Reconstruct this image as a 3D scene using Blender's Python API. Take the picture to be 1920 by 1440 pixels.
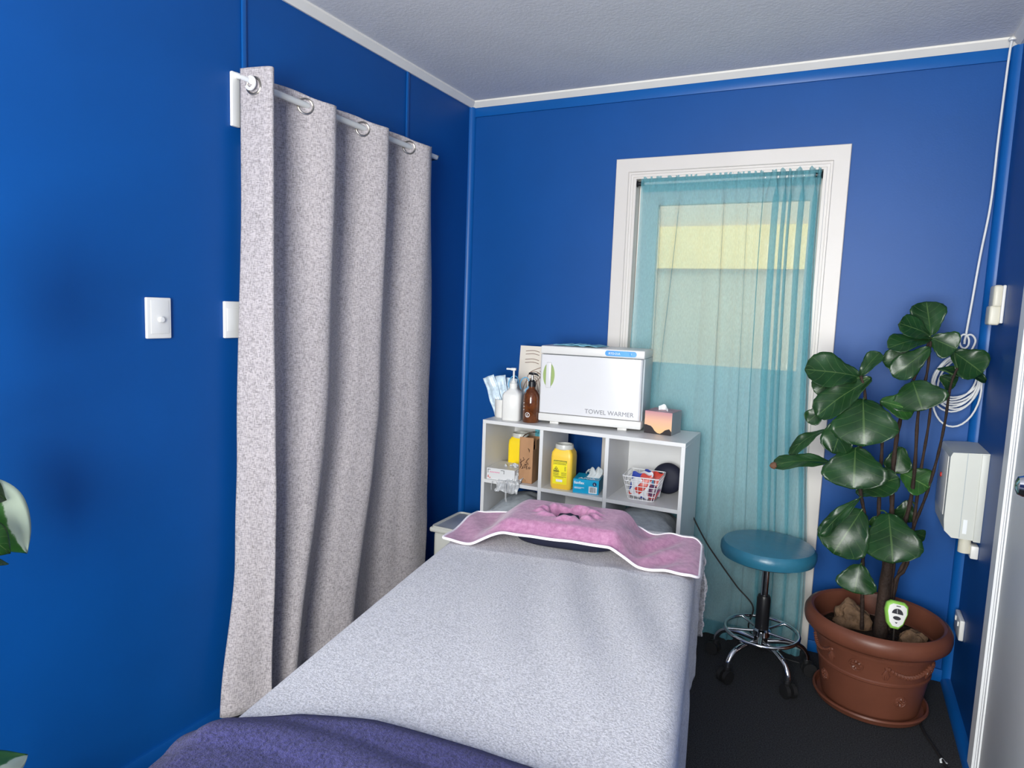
import bpy, bmesh, math, random
from math import sin, cos, pi, radians, sqrt, atan2, exp, floor as ffloor
from mathutils import Vector, Matrix, Euler, noise

for o in list(bpy.data.objects):
    bpy.data.objects.remove(o)
S = bpy.context.scene
COL = S.collection

# ------------------------------------------------------------------ camera
CAM_LOC = (1.7572, -3.0096, 1.3918)
CAM_ROT = (radians(83.66080755), radians(-2.09115735), radians(26.41163))
FPX = 1256.68
cd = bpy.data.cameras.new('camera'); cam = bpy.data.objects.new('camera', cd); COL.objects.link(cam)
cam.location = CAM_LOC; cam.rotation_euler = CAM_ROT
cd.sensor_width = 36; cd.lens = 36*FPX/1920; cd.clip_start = .02
S.camera = cam
# ------------------------------------------------------------------ world, daylight, exposure
S.view_settings.view_transform = 'Standard'; S.view_settings.look = 'None'
S.view_settings.gamma = 1; S.view_settings.use_curve_mapping = False
S.view_settings.exposure = 0.0
W = bpy.data.worlds.new('sky'); S.world = W; W.use_nodes = True
W.node_tree.nodes['Background'].inputs[0].default_value = (.84, .92, 1, 1)
W.node_tree.nodes['Background'].inputs[1].default_value = 3.3

def area(name, loc, rot, sx, sy, power, col):
    l = bpy.data.lights.new(name, 'AREA'); l.shape = 'RECTANGLE'; l.size = sx; l.size_y = sy
    l.energy = power; l.color = col
    o = bpy.data.objects.new(name, l); COL.objects.link(o); o.location = loc; o.rotation_euler = rot
    return o
# daylight entering by the wide rear window, behind the camera
area('window_daylight', (1.52, -4.34, 1.42), (radians(90), 0, 0), 1.22, 1.65, 175, (1, .97, .935))

_Rm = Euler(CAM_ROT, 'XYZ').to_matrix()
def P(u, v, ax, val):
    """the point of the plane (axis ax = val) that the photograph shows at pixel u, v"""
    d = _Rm @ Vector(((u-960)/FPX, -(v-720)/FPX, -1)); c = Vector(CAM_LOC)
    return c + d*((val-c[ax])/d[ax])

# ------------------------------------------------------------------ materials
def newmat(name):
    m = bpy.data.materials.new(name); m.use_nodes = True
    nt = m.node_tree; return m, nt, nt.nodes['Principled BSDF']
def N(nt, t, **kw):
    n = nt.nodes.new(t)
    for k, v in kw.items(): setattr(n, k, v)
    return n
def ramp(nt, fac, stops):
    r = N(nt, 'ShaderNodeValToRGB'); e = r.color_ramp.elements
    while len(e) < len(stops): e.new(.5)
    for i, (p, c) in enumerate(stops): e[i].position = p; e[i].color = (*c, 1)
    nt.links.new(fac, r.inputs[0]); return r.outputs[0]
def tex(nt, scale=(1, 1, 1), coord='Object'):
    tc = N(nt, 'ShaderNodeTexCoord'); mp = N(nt, 'ShaderNodeMapping'); mp.inputs['Scale'].default_value = scale
    nt.links.new(tc.outputs[coord], mp.inputs[0]); return mp.outputs[0]
def nz(nt, vec, scale, detail=3, rough=.55):
    n = N(nt, 'ShaderNodeTexNoise'); n.inputs['Scale'].default_value = scale; n.inputs['Detail'].default_value = detail
    n.inputs['Roughness'].default_value = rough; nt.links.new(vec, n.inputs['Vector']); return n.outputs[0]
def bump(nt, b, h, strength, dist=.002):
    n = N(nt, 'ShaderNodeBump'); n.inputs['Strength'].default_value = strength; n.inputs['Distance'].default_value = dist
    nt.links.new(h, n.inputs['Height']); nt.links.new(n.outputs[0], b.inputs['Normal'])
def mat(name, col, rough=.5, spec=.5, metal=0, var=0, vscale=6, bs=0, bstr=.3, bdist=.002, sheen=0, coat=0, trans=0, vstretch=(1, 1, 1), bdetail=3):
    m, nt, b = newmat(name)
    b.inputs['Base Color'].default_value = (*col, 1); b.inputs['Roughness'].default_value = rough
    b.inputs['Specular IOR Level'].default_value = spec; b.inputs['Metallic'].default_value = metal
    b.inputs['Sheen Weight'].default_value = sheen; b.inputs['Coat Weight'].default_value = coat
    b.inputs['Transmission Weight'].default_value = trans
    if var:
        f = nz(nt, tex(nt, vstretch), vscale, 4)
        c = ramp(nt, f, [(.3, [max(0, x*(1-var)) for x in col]), (.7, [min(1, x*(1+var)) for x in col])])
        nt.links.new(c, b.inputs['Base Color'])
    if bs: bump(nt, b, nz(nt, tex(nt), bs, bdetail), bstr, bdist)
    return m
M = {}
M['blue'] = mat('blue_paint', (.001, .068, .280), .46, .30, var=.05, vscale=3, bs=160, bstr=.12, bdist=.0015)
M['blue_trim'] = mat('blue_trim_paint', (.003, .095, .35), .38, .35, var=.05, vscale=4)
M['ceil'] = mat('ceiling_paint', (.70, .70, .715), .8, .2, var=.03, vscale=5, bs=90, bstr=.5, bdist=.003)
M['cornice'] = mat('cornice_paint', (.80, .77, .71), .55, .4, var=.03)
M['white'] = mat('white_gloss_paint', (.66, .62, .585), .4, .4, var=.02)
M['doorwhite'] = mat('door_white_paint', (.78, .79, .80), .4, .4, var=.03)
M['carpet'] = mat('charcoal_carpet', (.040, .041, .046), .95, .1, var=.6, vscale=230, bs=420, bstr=.9, bdist=.004)
M['plastic'] = mat('white_plastic', (.78, .77, .74), .35, .5, var=.02)
M['cream'] = mat('cream_plastic', (.66, .63, .52), .4, .5, var=.04)
M['greywhite'] = mat('off_white_enclosure', (.62, .63, .58), .45, .5, var=.03)
M['melamine'] = mat('white_melamine', (.69, .69, .69), .35, .5, var=.02, vscale=8)
M['warmer'] = mat('white_enamel', (.68, .675, .69), .2, .5, var=.01)
M['warmer_trim'] = mat('light_grey_plastic', (.70, .69, .67), .35, .5, var=.02)
M['warmer_side'] = mat('grey_side_enamel', (.40, .45, .48), .3, .5, var=.03)
M['green'] = mat('olive_green_plastic', (.28, .38, .12), .4, .5, var=.05)
M['display'] = mat('sky_blue_label', (.05, .30, .72), .3, .4, var=.2, vscale=12)
M['ink'] = mat('dark_print', (.03, .03, .035), .5, .3, var=.05)
M['greyink'] = mat('grey_print', (.22, .22, .24), .5, .3, var=.05)
M['brownink'] = mat('brown_print', (.10, .05, .03), .6, .2, var=.1)
M['whiteink'] = mat('white_print', (.85, .87, .88), .5, .3, var=.02)
M['pinkink'] = mat('pink_print', (.75, .25, .4), .5, .3, var=.05)
M['redink'] = mat('red_print', (.6, .04, .03), .5, .3, var=.05)
M['black'] = mat('black_plastic', (.010, .010, .012), .35, .5, var=.1)
M['rubber'] = mat('black_rubber', (.012, .012, .013), .6, .4, var=.1)
M['chrome'] = mat('polished_chrome', (.82, .83, .85), .09, .5, 1, var=.02)
M['nickel'] = mat('brushed_nickel', (.36, .33, .29), .3, .5, 1, var=.05)
M['pole'] = mat('grey_white_pole', (.66, .66, .64), .35, .5, var=.03)
M['yellow'] = mat('yellow_plastic', (.92, .66, .01), .35, .5, var=.03)
M['yellow2'] = mat('warm_yellow_plastic', (.90, .58, .05), .35, .5, var=.03)
M['yellowlabel'] = mat('yellow_label', (.93, .80, .02), .5, .3, var=.02)
M['card'] = mat('brown_cardboard', (.42, .23, .12), .8, .2, var=.12, vscale=30, vstretch=(1, 1, .2))
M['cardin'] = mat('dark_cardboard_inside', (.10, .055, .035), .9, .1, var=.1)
M['bluebox'] = mat('bright_blue_card', (.0, .36, .62), .35, .5, var=.05)
M['navyprint'] = mat('navy_print', (.01, .03, .10), .4, .4, var=.05)
M['bluewipe'] = mat('blue_white_film', (.12, .45, .72), .3, .5, var=.9, vscale=45)
M['film'] = mat('grey_plastic_film', (.50, .51, .52), .22, .6, var=.25, vscale=40, bs=60, bstr=.8, bdist=.004)
M['glove'] = mat('pale_glove_latex', (.62, .66, .66), .4, .4, var=.12, vscale=40)
M['tissue'] = mat('white_tissue', (.80, .84, .84), .8, .2, var=.05)
M['mask'] = mat('blue_white_mask_film', (.60, .72, .82), .25, .5, var=.25, vscale=55)
M['loop'] = mat('blue_elastic', (.12, .45, .75), .5, .4, var=.05)
M['paper'] = mat('cream_paper', (.74, .68, .60), .8, .2, var=.03)
M['sketch'] = mat('sepia_line', (.22, .13, .10), .8, .2, var=.1)
M['wire'] = mat('white_coated_wire', (.86, .86, .86), .3, .5, var=.02)
M['navy'] = mat('navy_vinyl', (.012, .014, .032), .6, .3, var=.15, vscale=12)
M['seat'] = mat('teal_blue_vinyl', (.028, .16, .25), .30, .5, var=.10, vscale=9, bs=14, bstr=.35, bdist=.008)
M['terracotta'] = mat('terracotta_plastic', (.150, .050, .029), .40, .4, var=.10, vscale=9, bs=300, bstr=.1)
M['soil'] = mat('dark_potting_soil', (.022, .014, .009), .9, .2, var=.6, vscale=60, bs=90, bstr=1, bdist=.01)
M['rock'] = mat('brown_stone', (.16, .095, .055), .8, .3, var=.5, vscale=22, bs=30, bstr=1, bdist=.01)
M['bark'] = mat('brown_bark', (.026, .015, .011), .75, .3, var=.6, vscale=28, vstretch=(1, 1, .25), bs=80, bstr=.9, bdist=.005)
M['lime'] = mat('lime_green_plastic', (.30, .62, .10), .35, .5, var=.04)
M['metalpin'] = mat('steel_probe', (.6, .6, .6), .3, .5, 1, var=.03)
M['cord'] = mat('white_cord', (.72, .73, .74), .5, .4, var=.04)
M['tub'] = mat('frosted_white_plastic', (.58, .58, .54), .35, .5, var=.05)
M['tublid'] = mat('grey_blue_lid', (.36, .39, .45), .3, .5, var=.06)
M['pillow'] = mat('grey_cotton', (.36, .39, .42), .85, .2, var=.16, vscale=26, vstretch=(1, 3, 3), bs=300, bstr=.4)
M['hem'] = mat('white_bias_binding', (.86, .80, .83), .8, .2, var=.03)
M['silver'] = mat('silver_card', (.30, .30, .32), .4, .5, .3, var=.1)
M['fence'] = mat('beige_render', (.62, .47, .30), .8, .2, var=.04)
M['band'] = mat('sunlit_band_paint', (.98, .68, .24), .6, .3, var=.03)  # sunlight on the outside wall, put into the colour
M['tan'] = mat('tan_stain', (.13, .065, .04), .7, .2, var=.3, vscale=40)

def weave(name, c0, c1, sy=420, sz=60):
    m, nt, b = newmat(name)
    f1 = nz(nt, tex(nt, (sy, sy, sz)), 1, 2); f2 = nz(nt, tex(nt, (sz, sz, sy)), 1, 2)
    mx = N(nt, 'ShaderNodeMath', operation='ADD'); nt.links.new(f1, mx.inputs[0]); nt.links.new(f2, mx.inputs[1])
    hf = N(nt, 'ShaderNodeMath', operation='MULTIPLY'); hf.inputs[1].default_value = .5; nt.links.new(mx.outputs[0], hf.inputs[0])
    nt.links.new(ramp(nt, hf.outputs[0], [(.38, c0), (.58, c1)]), b.inputs['Base Color'])
    b.inputs['Roughness'].default_value = .9; b.inputs['Specular IOR Level'].default_value = .15
    b.inputs['Sheen Weight'].default_value = .15
    bump(nt, b, hf.outputs[0], .35, .002)
    return m
M['linen'] = weave('grey_linen', (.235, .215, .22), (.51, .465, .475), 460, 80)

def fleece(name, c0, c1, scale, lo=.35, hi=.62, bstr=.9, dist=.004, sheen=.3):
    m, nt, b = newmat(name)
    f = nz(nt, tex(nt), scale, 4, .7)
    nt.links.new(ramp(nt, f, [(lo, c0), (hi, c1)]), b.inputs['Base Color'])
    b.inputs['Roughness'].default_value = .95; b.inputs['Specular IOR Level'].default_value = .1
    b.inputs['Sheen Weight'].default_value = sheen; b.inputs['Sheen Roughness'].default_value = .5
    bump(nt, b, f, bstr, dist)
    return m
M['grey_fleece'] = fleece('grey_fleece', (.40, .39, .415), (.73, .71, .735), 230)
M['navy_fleece'] = fleece('navy_towelling', (.020, .020, .075), (.058, .056, .185), 170, bstr=1, dist=.006, sheen=.12)
M['pink_fleece'] = fleece('pink_towelling', (.35, .135, .25), (.55, .27, .41), 55, .3, .7, .5, .003, .3)

def sheer(name, col, opaque):
    m, nt, b = newmat(name); nt.nodes.remove(b)
    out = nt.nodes['Material Output']
    d = N(nt, 'ShaderNodeBsdfDiffuse'); t = N(nt, 'ShaderNodeBsdfTranslucent'); tr = N(nt, 'ShaderNodeBsdfTransparent')
    f = nz(nt, tex(nt, (350, 350, 60)), 1, 2)
    c = ramp(nt, f, [(.3, [x*.88 for x in col]), (.7, [min(1, x*1.08) for x in col])])
    nt.links.new(c, d.inputs[0]); nt.links.new(c, t.inputs[0]); tr.inputs[0].default_value = (.96, .97, .95, 1)
    m1 = N(nt, 'ShaderNodeMixShader'); m1.inputs[0].default_value = .30
    nt.links.new(d.outputs[0], m1.inputs[1]); nt.links.new(t.outputs[0], m1.inputs[2])
    m2 = N(nt, 'ShaderNodeMixShader'); m2.inputs[0].default_value = opaque
    nt.links.new(tr.outputs[0], m2.inputs[1]); nt.links.new(m1.outputs[0], m2.inputs[2])
    nt.links.new(m2.outputs[0], out.inputs[0])
    return m
M['sheer'] = sheer('sheer_teal_voile', (.20, .53, .62), .52)
M['bag'] = sheer('clear_grey_bag_film', (.62, .64, .66), .6)

def pane(name, tint=(.97, .985, .98)):
    m, nt, b = newmat(name); nt.nodes.remove(b); out = nt.nodes['Material Output']
    tr = N(nt, 'ShaderNodeBsdfTransparent'); tr.inputs[0].default_value = (*tint, 1)
    g = N(nt, 'ShaderNodeBsdfGlossy'); g.inputs['Roughness'].default_value = .02
    fr = N(nt, 'ShaderNodeFresnel'); fr.inputs[0].default_value = 1.16
    mx = N(nt, 'ShaderNodeMixShader'); nt.links.new(fr.outputs[0], mx.inputs[0])
    nt.links.new(tr.outputs[0], mx.inputs[1]); nt.links.new(g.outputs[0], mx.inputs[2]); nt.links.new(mx.outputs[0], out.inputs[0])
    return m
M['glass'] = pane('window_glass')
m, nt, b = newmat('amber_glass')
b.inputs['Base Color'].default_value = (.16, .045, .012, 1); b.inputs['Roughness'].default_value = .06
b.inputs['Transmission Weight'].default_value = .35; b.inputs['Coat Weight'].default_value = .8; b.inputs['IOR'].default_value = 1.3
f = nz(nt, tex(nt), 30); nt.links.new(ramp(nt, f, [(.3, (.09, .022, .006)), (.7, (.22, .065, .014))]), b.inputs['Base Color'])
M['amber'] = m

# gold to pink tissue box print
m, nt, b = newmat('rose_gold_print')
tc = N(nt, 'ShaderNodeTexCoord'); sp = N(nt, 'ShaderNodeSeparateXYZ'); nt.links.new(tc.outputs['Object'], sp.inputs[0])
mr = N(nt, 'ShaderNodeMapRange'); mr.inputs[1].default_value = 0; mr.inputs[2].default_value = .095; nt.links.new(sp.outputs[2], mr.inputs[0])
nt.links.new(ramp(nt, mr.outputs[0], [(.1, (.80, .50, .24)), (.6, (.78, .44, .30)), (1, (.52, .25, .28))]), b.inputs['Base Color'])
b.inputs['Roughness'].default_value = .35
M['rosegold'] = m
# snack pouches: patches of colour
def patches(name, seedscale, cols):
    m, nt, b = newmat(name)
    v = N(nt, 'ShaderNodeTexVoronoi'); v.inputs['Scale'].default_value = seedscale; nt.links.new(tex(nt), v.inputs['Vector'])
    sx = N(nt, 'ShaderNodeSeparateXYZ'); nt.links.new(v.outputs['Color'], sx.inputs[0])
    r = N(nt, 'ShaderNodeValToRGB'); r.color_ramp.interpolation = 'CONSTANT'; e = r.color_ramp.elements
    while len(e) < len(cols): e.new(.5)
    for i, c in enumerate(cols): e[i].position = i/len(cols); e[i].color = (*c, 1)
    nt.links.new(sx.outputs[0], r.inputs[0]); nt.links.new(r.outputs[0], b.inputs['Base Color'])
    b.inputs['Roughness'].default_value = .3
    return m
M['pouch_a'] = patches('red_white_blue_film', 24, [(.75, .76, .78), (.62, .06, .04), (.03, .06, .35), (.78, .78, .8), (.2, .5, .75)])
M['pouch_b'] = patches('blue_white_film_print', 25, [(.02, .05, .32), (.7, .72, .76), (.15, .42, .7), (.6, .08, .05)])
M['pouch_c'] = patches('dark_purple_film', 20, [(.03, .02, .05), (.12, .04, .10), (.5, .1, .12), (.04, .03, .08)])

# leaves: veins from the UV of each blade
def leafmat(name, base, vein):
    m, nt, b = newmat(name)
    uv = N(nt, 'ShaderNodeUVMap'); s = N(nt, 'ShaderNodeSeparateXYZ'); nt.links.new(uv.outputs[0], s.inputs[0])
    def mth(op, a, bb=None):
        n = N(nt, 'ShaderNodeMath', operation=op)
        for i, q in enumerate((a, bb)):
            if q is None: continue
            if isinstance(q, (int, float)): n.inputs[i].default_value = q
            else: nt.links.new(q, n.inputs[i])
        return n.outputs[0]
    ax = mth('ABSOLUTE', s.outputs[0])
    mid = mth('LESS_THAN', ax, .035)
    q = mth('FRACT', mth('MULTIPLY', mth('SUBTRACT', s.outputs[1], mth('MULTIPLY', ax, .28)), 5.5))
    lat = mth('MULTIPLY', mth('LESS_THAN', mth('ABSOLUTE', mth('SUBTRACT', q, .5)), .035), .55)
    fac = mth('MAXIMUM', mid, lat)
    f = nz(nt, tex(nt), 14)
    c = ramp(nt, f, [(.3, [x*.7 for x in base]), (.7, [x*1.35 for x in base])])
    mx = N(nt, 'ShaderNodeMix', data_type='RGBA'); nt.links.new(fac, mx.inputs[0]); nt.links.new(c, mx.inputs[6]); mx.inputs[7].default_value = (*vein, 1)
    nt.links.new(mx.outputs[2], b.inputs['Base Color'])
    b.inputs['Roughness'].default_value = .30; b.inputs['Specular IOR Level'].default_value = .32
    bump(nt, b, mth('ADD', mth('MULTIPLY', fac, -.6), mth('MULTIPLY', nz(nt, tex(nt), 22), .6)), .4, .004)
    return m
M['leaf'] = leafmat('dark_green_leaf', (.011, .042, .012), (.05, .10, .03))
M['leaf2'] = leafmat('mid_green_leaf', (.020, .075, .015), (.08, .16, .04))

# ------------------------------------------------------------------ mesh helpers
class MB:
    def __init__(s): s.v = []; s.f = []; s.m = []; s.uv = None; s.mi = 0
    def add(s, vs, fs):
        o = len(s.v); s.v += [tuple(x) for x in vs]; s.f += [tuple(i+o for i in f) for f in fs]; s.m += [s.mi]*len(fs); return s
    def box(s, x0, x1, y0, y1, z0, z1, bev=0, seg=2, mtx=None):
        bm = bmesh.new(); bmesh.ops.create_cube(bm, size=1)
        for q in bm.verts: q.co = Vector(((x0+x1)/2+q.co.x*(x1-x0), (y0+y1)/2+q.co.y*(y1-y0), (z0+z1)/2+q.co.z*(z1-z0)))
        if bev: bmesh.ops.bevel(bm, geom=bm.edges[:], offset=bev, segments=seg, affect='EDGES', profile=.5)
        if mtx: bm.transform(mtx)
        bm.verts.index_update(); s.add([q.co for q in bm.verts], [[q.index for q in f.verts] for f in bm.faces]); bm.free(); return s
    def tube(s, pts, r, n=10, closed=False):
        pts = [Vector(p) for p in pts]; k = len(pts)
        rs = r if isinstance(r, (list, tuple)) else [r]*k
        t0 = (pts[1]-pts[0]).normalized(); a = t0.orthogonal().normalized(); vs = []; fs = []
        for i, p in enumerate(pts):
            if closed: t = pts[(i+1) % k]-pts[i-1]
            else: t = pts[min(i+1, k-1)]-pts[max(i-1, 0)]
            t = t.normalized() if t.length > 1e-9 else t0
            a = (a-t*a.dot(t)); a = a.normalized() if a.length > 1e-6 else t.orthogonal().normalized(); b = t.cross(a)
            vs += [p+(a*cos(2*pi*j/n)+b*sin(2*pi*j/n))*rs[i] for j in range(n)]
        for i in range(k if closed else k-1):
            i2 = (i+1) % k
            fs += [(i*n+j, i*n+(j+1) % n, i2*n+(j+1) % n, i2*n+j) for j in range(n)]
        if not closed: fs += [tuple(range(n))[::-1], tuple((k-1)*n+j for j in range(n))]
        return s.add(vs, fs)
    def lathe(s, prof, c=(0, 0, 0), n=48, mtx=None, sx=1, sy=1):
        vs = []; fs = []; k = len(prof)
        for r, z in prof:
            for j in range(n):
                q = Vector((r*sx*cos(2*pi*j/n), r*sy*sin(2*pi*j/n), z))
                if mtx: q = mtx @ q
                vs.append(q+Vector(c))
        for i in range(k-1):
            fs += [(i*n+j, i*n+(j+1) % n, (i+1)*n+(j+1) % n, (i+1)*n+j) for j in range(n)]
        if prof[0][0] > 1e-6: fs.append(tuple(range(n))[::-1])
        if prof[-1][0] > 1e-6: fs.append(tuple((k-1)*n+j for j in range(n)))
        return s.add(vs, fs)
    def cyl(s, a, b, r, n=20): return s.tube([a, b], r, n)
    def torus(s, c, R, r, nrm=(0, 0, 1), n=40, k=10):
        q = Vector((0, 0, 1)).rotation_difference(Vector(nrm)).to_matrix()
        return s.tube([Vector(c)+q @ Vector((R*cos(2*pi*i/n), R*sin(2*pi*i/n), 0)) for i in range(n)], r, k, True)
    def sheet(s, fn, nu, nv, keep=None):
        vs = [Vector(fn(i/nu, j/nv)) for j in range(nv+1) for i in range(nu+1)]
        fs = [(j*(nu+1)+i, j*(nu+1)+i+1, (j+1)*(nu+1)+i+1, (j+1)*(nu+1)+i) for j in range(nv) for i in range(nu)]
        if keep: fs = [f for f in fs if keep(sum((vs[i] for i in f), Vector())/4)]
        return s.add(vs, fs)
    def prism(s, outline, ax, a, b):
        """outline of 2D points extruded along axis ax from a to b"""
        k = len(outline)
        def mk(p, t): return {0: (t, p[0], p[1]), 1: (p[0], t, p[1]), 2: (p[0], p[1], t)}[ax]
        return s.add([mk(p, a) for p in outline]+[mk(p, b) for p in outline],
                     [tuple(range(k)), tuple(range(2*k-1, k-1, -1))]+[(i, i+k, (i+1) % k+k, (i+1) % k) for i in range(k)])

def mesh_obj(name, mb, m, parent=None, smooth=40, world=True, solid=0, subsurf=0, center=True):
    me = bpy.data.meshes.new(name); vs = [Vector(v) for v in mb.v]; org = Vector((0, 0, 0))
    if parent is None and center and vs:
        lo = Vector([min(v[i] for v in vs) for i in range(3)]); hi = Vector([max(v[i] for v in vs) for i in range(3)])
        org = Vector(((lo.x+hi.x)/2, (lo.y+hi.y)/2, lo.z))
    me.from_pydata([v-org for v in vs], [], mb.f); me.update()
    ms = m if isinstance(m, (list, tuple)) else [m]
    for q in ms: me.materials.append(q)
    if len(ms) > 1: me.polygons.foreach_set('material_index', mb.m)
    if mb.uv:
        l = me.uv_layers.new(name='UVMap')
        for lp in me.loops: l.data[lp.index].uv = mb.uv[lp.vertex_index]
    bm = bmesh.new(); bm.from_mesh(me); bmesh.ops.recalc_face_normals(bm, faces=bm.faces[:]); bm.to_mesh(me); bm.free()
    if smooth:
        me.polygons.foreach_set('use_smooth', [True]*len(me.polygons)); me.set_sharp_from_angle(angle=radians(smooth))
    o = bpy.data.objects.new(name, me); COL.objects.link(o); o.location = org
    if parent is not None:
        o.parent = parent
        if world:
            mw = Matrix.LocRotScale(parent.location, parent.rotation_euler, None)
            if parent.parent is not None: mw = Matrix.LocRotScale(parent.parent.location, parent.parent.rotation_euler, None) @ parent.parent_mtx if False else mw
            o.matrix_parent_inverse = mw.inverted() if parent.parent is None else Matrix.Identity(4)
    if solid:
        md = o.modifiers.new('thick', 'SOLIDIFY'); md.thickness = solid; md.offset = 0
    if subsurf:
        md = o.modifiers.new('sub', 'SUBSURF'); md.levels = subsurf; md.render_levels = subsurf
    return o
def tag(o, label, cat=None, group=None, kind=None):
    o['label'] = label
    if cat: o['category'] = cat
    if group: o['group'] = group
    if kind: o['kind'] = kind
    return o
def thing(name, label, cat, loc=(0, 0, 0), rotz=0, group=None):
    o = bpy.data.objects.new(name, None); COL.objects.link(o); o.location = loc; o.rotation_euler = (0, 0, rotz)
    o.empty_display_size = .05
    return tag(o, label, cat, group)
def part(name, mb, m, t, label=None, **kw):
    kw.setdefault('world', False)
    o = mesh_obj(name, mb, m, t, **kw)
    if label: o['label'] = label
    return o
def struct(name, mb, m, parent=None, **kw):
    o = mesh_obj(name, mb, m, parent, center=False, **kw); o['kind'] = 'structure'; return o
def text(name, body, size, m, mtx, t, align='LEFT', bold=0, ext=.0006, label=None):
    c = bpy.data.curves.new(name, 'FONT'); c.body = body; c.size = size; c.extrude = ext; c.align_x = align; c.offset = bold
    o = bpy.data.objects.new(name+'_curve', c); COL.objects.link(o)
    bpy.context.view_layer.update()
    me = bpy.data.meshes.new_from_object(o.evaluated_get(bpy.context.evaluated_depsgraph_get()))
    bpy.data.objects.remove(o); bpy.data.curves.remove(c)
    me.transform(mtx); me.materials.clear(); me.materials.append(m); me.name = name
    q = bpy.data.objects.new(name, me); COL.objects.link(q); q.parent = t
    return q
def smooth(a, b, x):
    x = max(0, min(1, (x-a)/(b-a))); return x*x*(3-2*x)
def interp(tab, x):
    if x <= tab[0][0]: return tab[0][1]
    for (a, p), (b, q) in zip(tab, tab[1:]):
        if x <= b:
            t = (x-a)/(b-a); return p+(q-p)*t
    return tab[-1][1]
def cinterp(tab, x):
    if x <= tab[0][0]: return tab[0][1]
    for (a, p), (b, q) in zip(tab, tab[1:]):
        if x <= b:
            t = (x-a)/(b-a); t = (1-cos(pi*t))/2; return p+(q-p)*t
    return tab[-1][1]
def spline(pts, k=8):
    pts = [Vector(p) for p in pts]; out = []
    for i in range(len(pts)-1):
        p0 = pts[max(i-1, 0)]; p1 = pts[i]; p2 = pts[i+1]; p3 = pts[min(i+2, len(pts)-1)]
        for j in range(k):
            t = j/k
            out.append(.5*((2*p1)+(p2-p0)*t+(2*p0-5*p1+4*p2-p3)*t*t+(3*p1-p0-3*p2+p3)*t**3))
    return out+[pts[-1]]
def nv3(x, y, z): return noise.noise(Vector((x, y, z)))

# ------------------------------------------------------------------ the room
WX, YR, H = 2.233, -4.25, 2.405
struct('floor', MB().box(-.1, WX+.1, YR-.1, .1, -.06, 0), M['carpet'], smooth=0)
struct('ceiling', MB().box(-.1, WX+.1, YR-.1, .1, H, H+.08), M['ceil'], smooth=0)
struct('wall_left', MB().box(-.1, 0, YR-.1, .1, 0, H), M['blue'], smooth=0)
struct('wall_right', MB().box(WX, WX+.1, YR-.1, .1, 0, H), M['blue'], smooth=0)
DA, DB, DT = .771, 1.722, 2.082                       # outer edges of the back door casing
OA, OB, OT = .852, 1.640, 2.005                       # clear opening
wb = MB().box(0, OA, 0, .1, 0, H); wb.box(OB, WX, 0, .1, 0, H); wb.box(OA, OB, 0, .1, OT, H)
struct('wall_back', wb, M['blue'], smooth=0)
RW = (.90, 2.14, .58, 2.25)                             # rear window, behind the camera
wr = MB().box(0, RW[0], YR-.1, YR, 0, H); wr.box(RW[1], WX, YR-.1, YR, 0, H); wr.box(RW[0], RW[1], YR-.1, YR, 0, RW[2]); wr.box(RW[0], RW[1], YR-.1, YR, RW[3], H)
struct('wall_rear', wr, M['blue'], smooth=0)
fr = MB()
for x0, x1, z0, z1 in ((RW[0]-.06, RW[0], RW[2]-.06, RW[3]+.06), (RW[1], RW[1]+.06, RW[2]-.06, RW[3]+.06), (RW[0], RW[1], RW[2]-.06, RW[2]), (RW[0], RW[1], RW[3], RW[3]+.06)):
    fr.box(x0, x1, YR-.1, YR+.018, z0, z1, .003)
wf = struct('window_1', fr, M['white'])
struct('window_pane', MB().box(RW[0], RW[1], YR-.055, YR-.05, RW[2], RW[3]), M['glass'], wf, smooth=0, world=False)
# white cornices, corner beads, joint covers
def cornice(name, outline_ax, a, b, pts): struct(name, MB().prism(pts, outline_ax, a, b), M['cornice'], smooth=0)
cornice('trim_1', 1, YR, 0, [(0, 2.380), (.010, 2.378), (.036, 2.398), (.036, H), (0, H)])
cornice('trim_2', 0, .0, WX, [(0, 2.380), (-.010, 2.378), (-.036, 2.398), (-.036, H), (0, H)])
cornice('trim_3', 1, YR, 0, [(WX, 2.380), (WX-.010, 2.378), (WX-.036, 2.398), (WX-.036, H), (WX, H)])
struct('trim_4', MB().box(.0, WX, -.008, 0, 2.335, 2.380, .002), M['blue_trim'])
def quarter(cx, cy, sx, sy, r):
    return [(cx, cy)]+[(cx+sx*r*cos(a), cy+sy*r*sin(a)) for a in [pi/2*i/8 for i in range(9)]]
struct('trim_5', MB().prism(quarter(0, 0, 1, -1, .026), 2, .0, 2.38), M['blue_trim'])
struct('trim_6', MB().prism(quarter(WX, 0, -1, -1, .030), 2, .0, 2.38), M['blue_trim'])
struct('trim_7', MB().box(0, .007, -1.436, -1.418, .05, 2.38, .003), M['blue_trim'])
struct('trim_8', MB().box(0, .007, -.562, -.544, .05, 2.38, .003), M['blue_trim'])
struct('baseboard_left', MB().prism([(0, 0), (.012, 0), (.012, .038), (.008, .046), (0, .046)], 1, YR, 0), M['blue'])
struct('baseboard_right', MB().prism(quarter(WX, 0, -1, 1, .030), 1, -.62, 0), M['blue_trim'])
bb = MB().box(0, DA, -.012, 0, 0, .05, .003); bb.box(DB, WX, -.012, 0, 0, .05, .003)
struct('baseboard_back', bb, M['blue_trim'])

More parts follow.
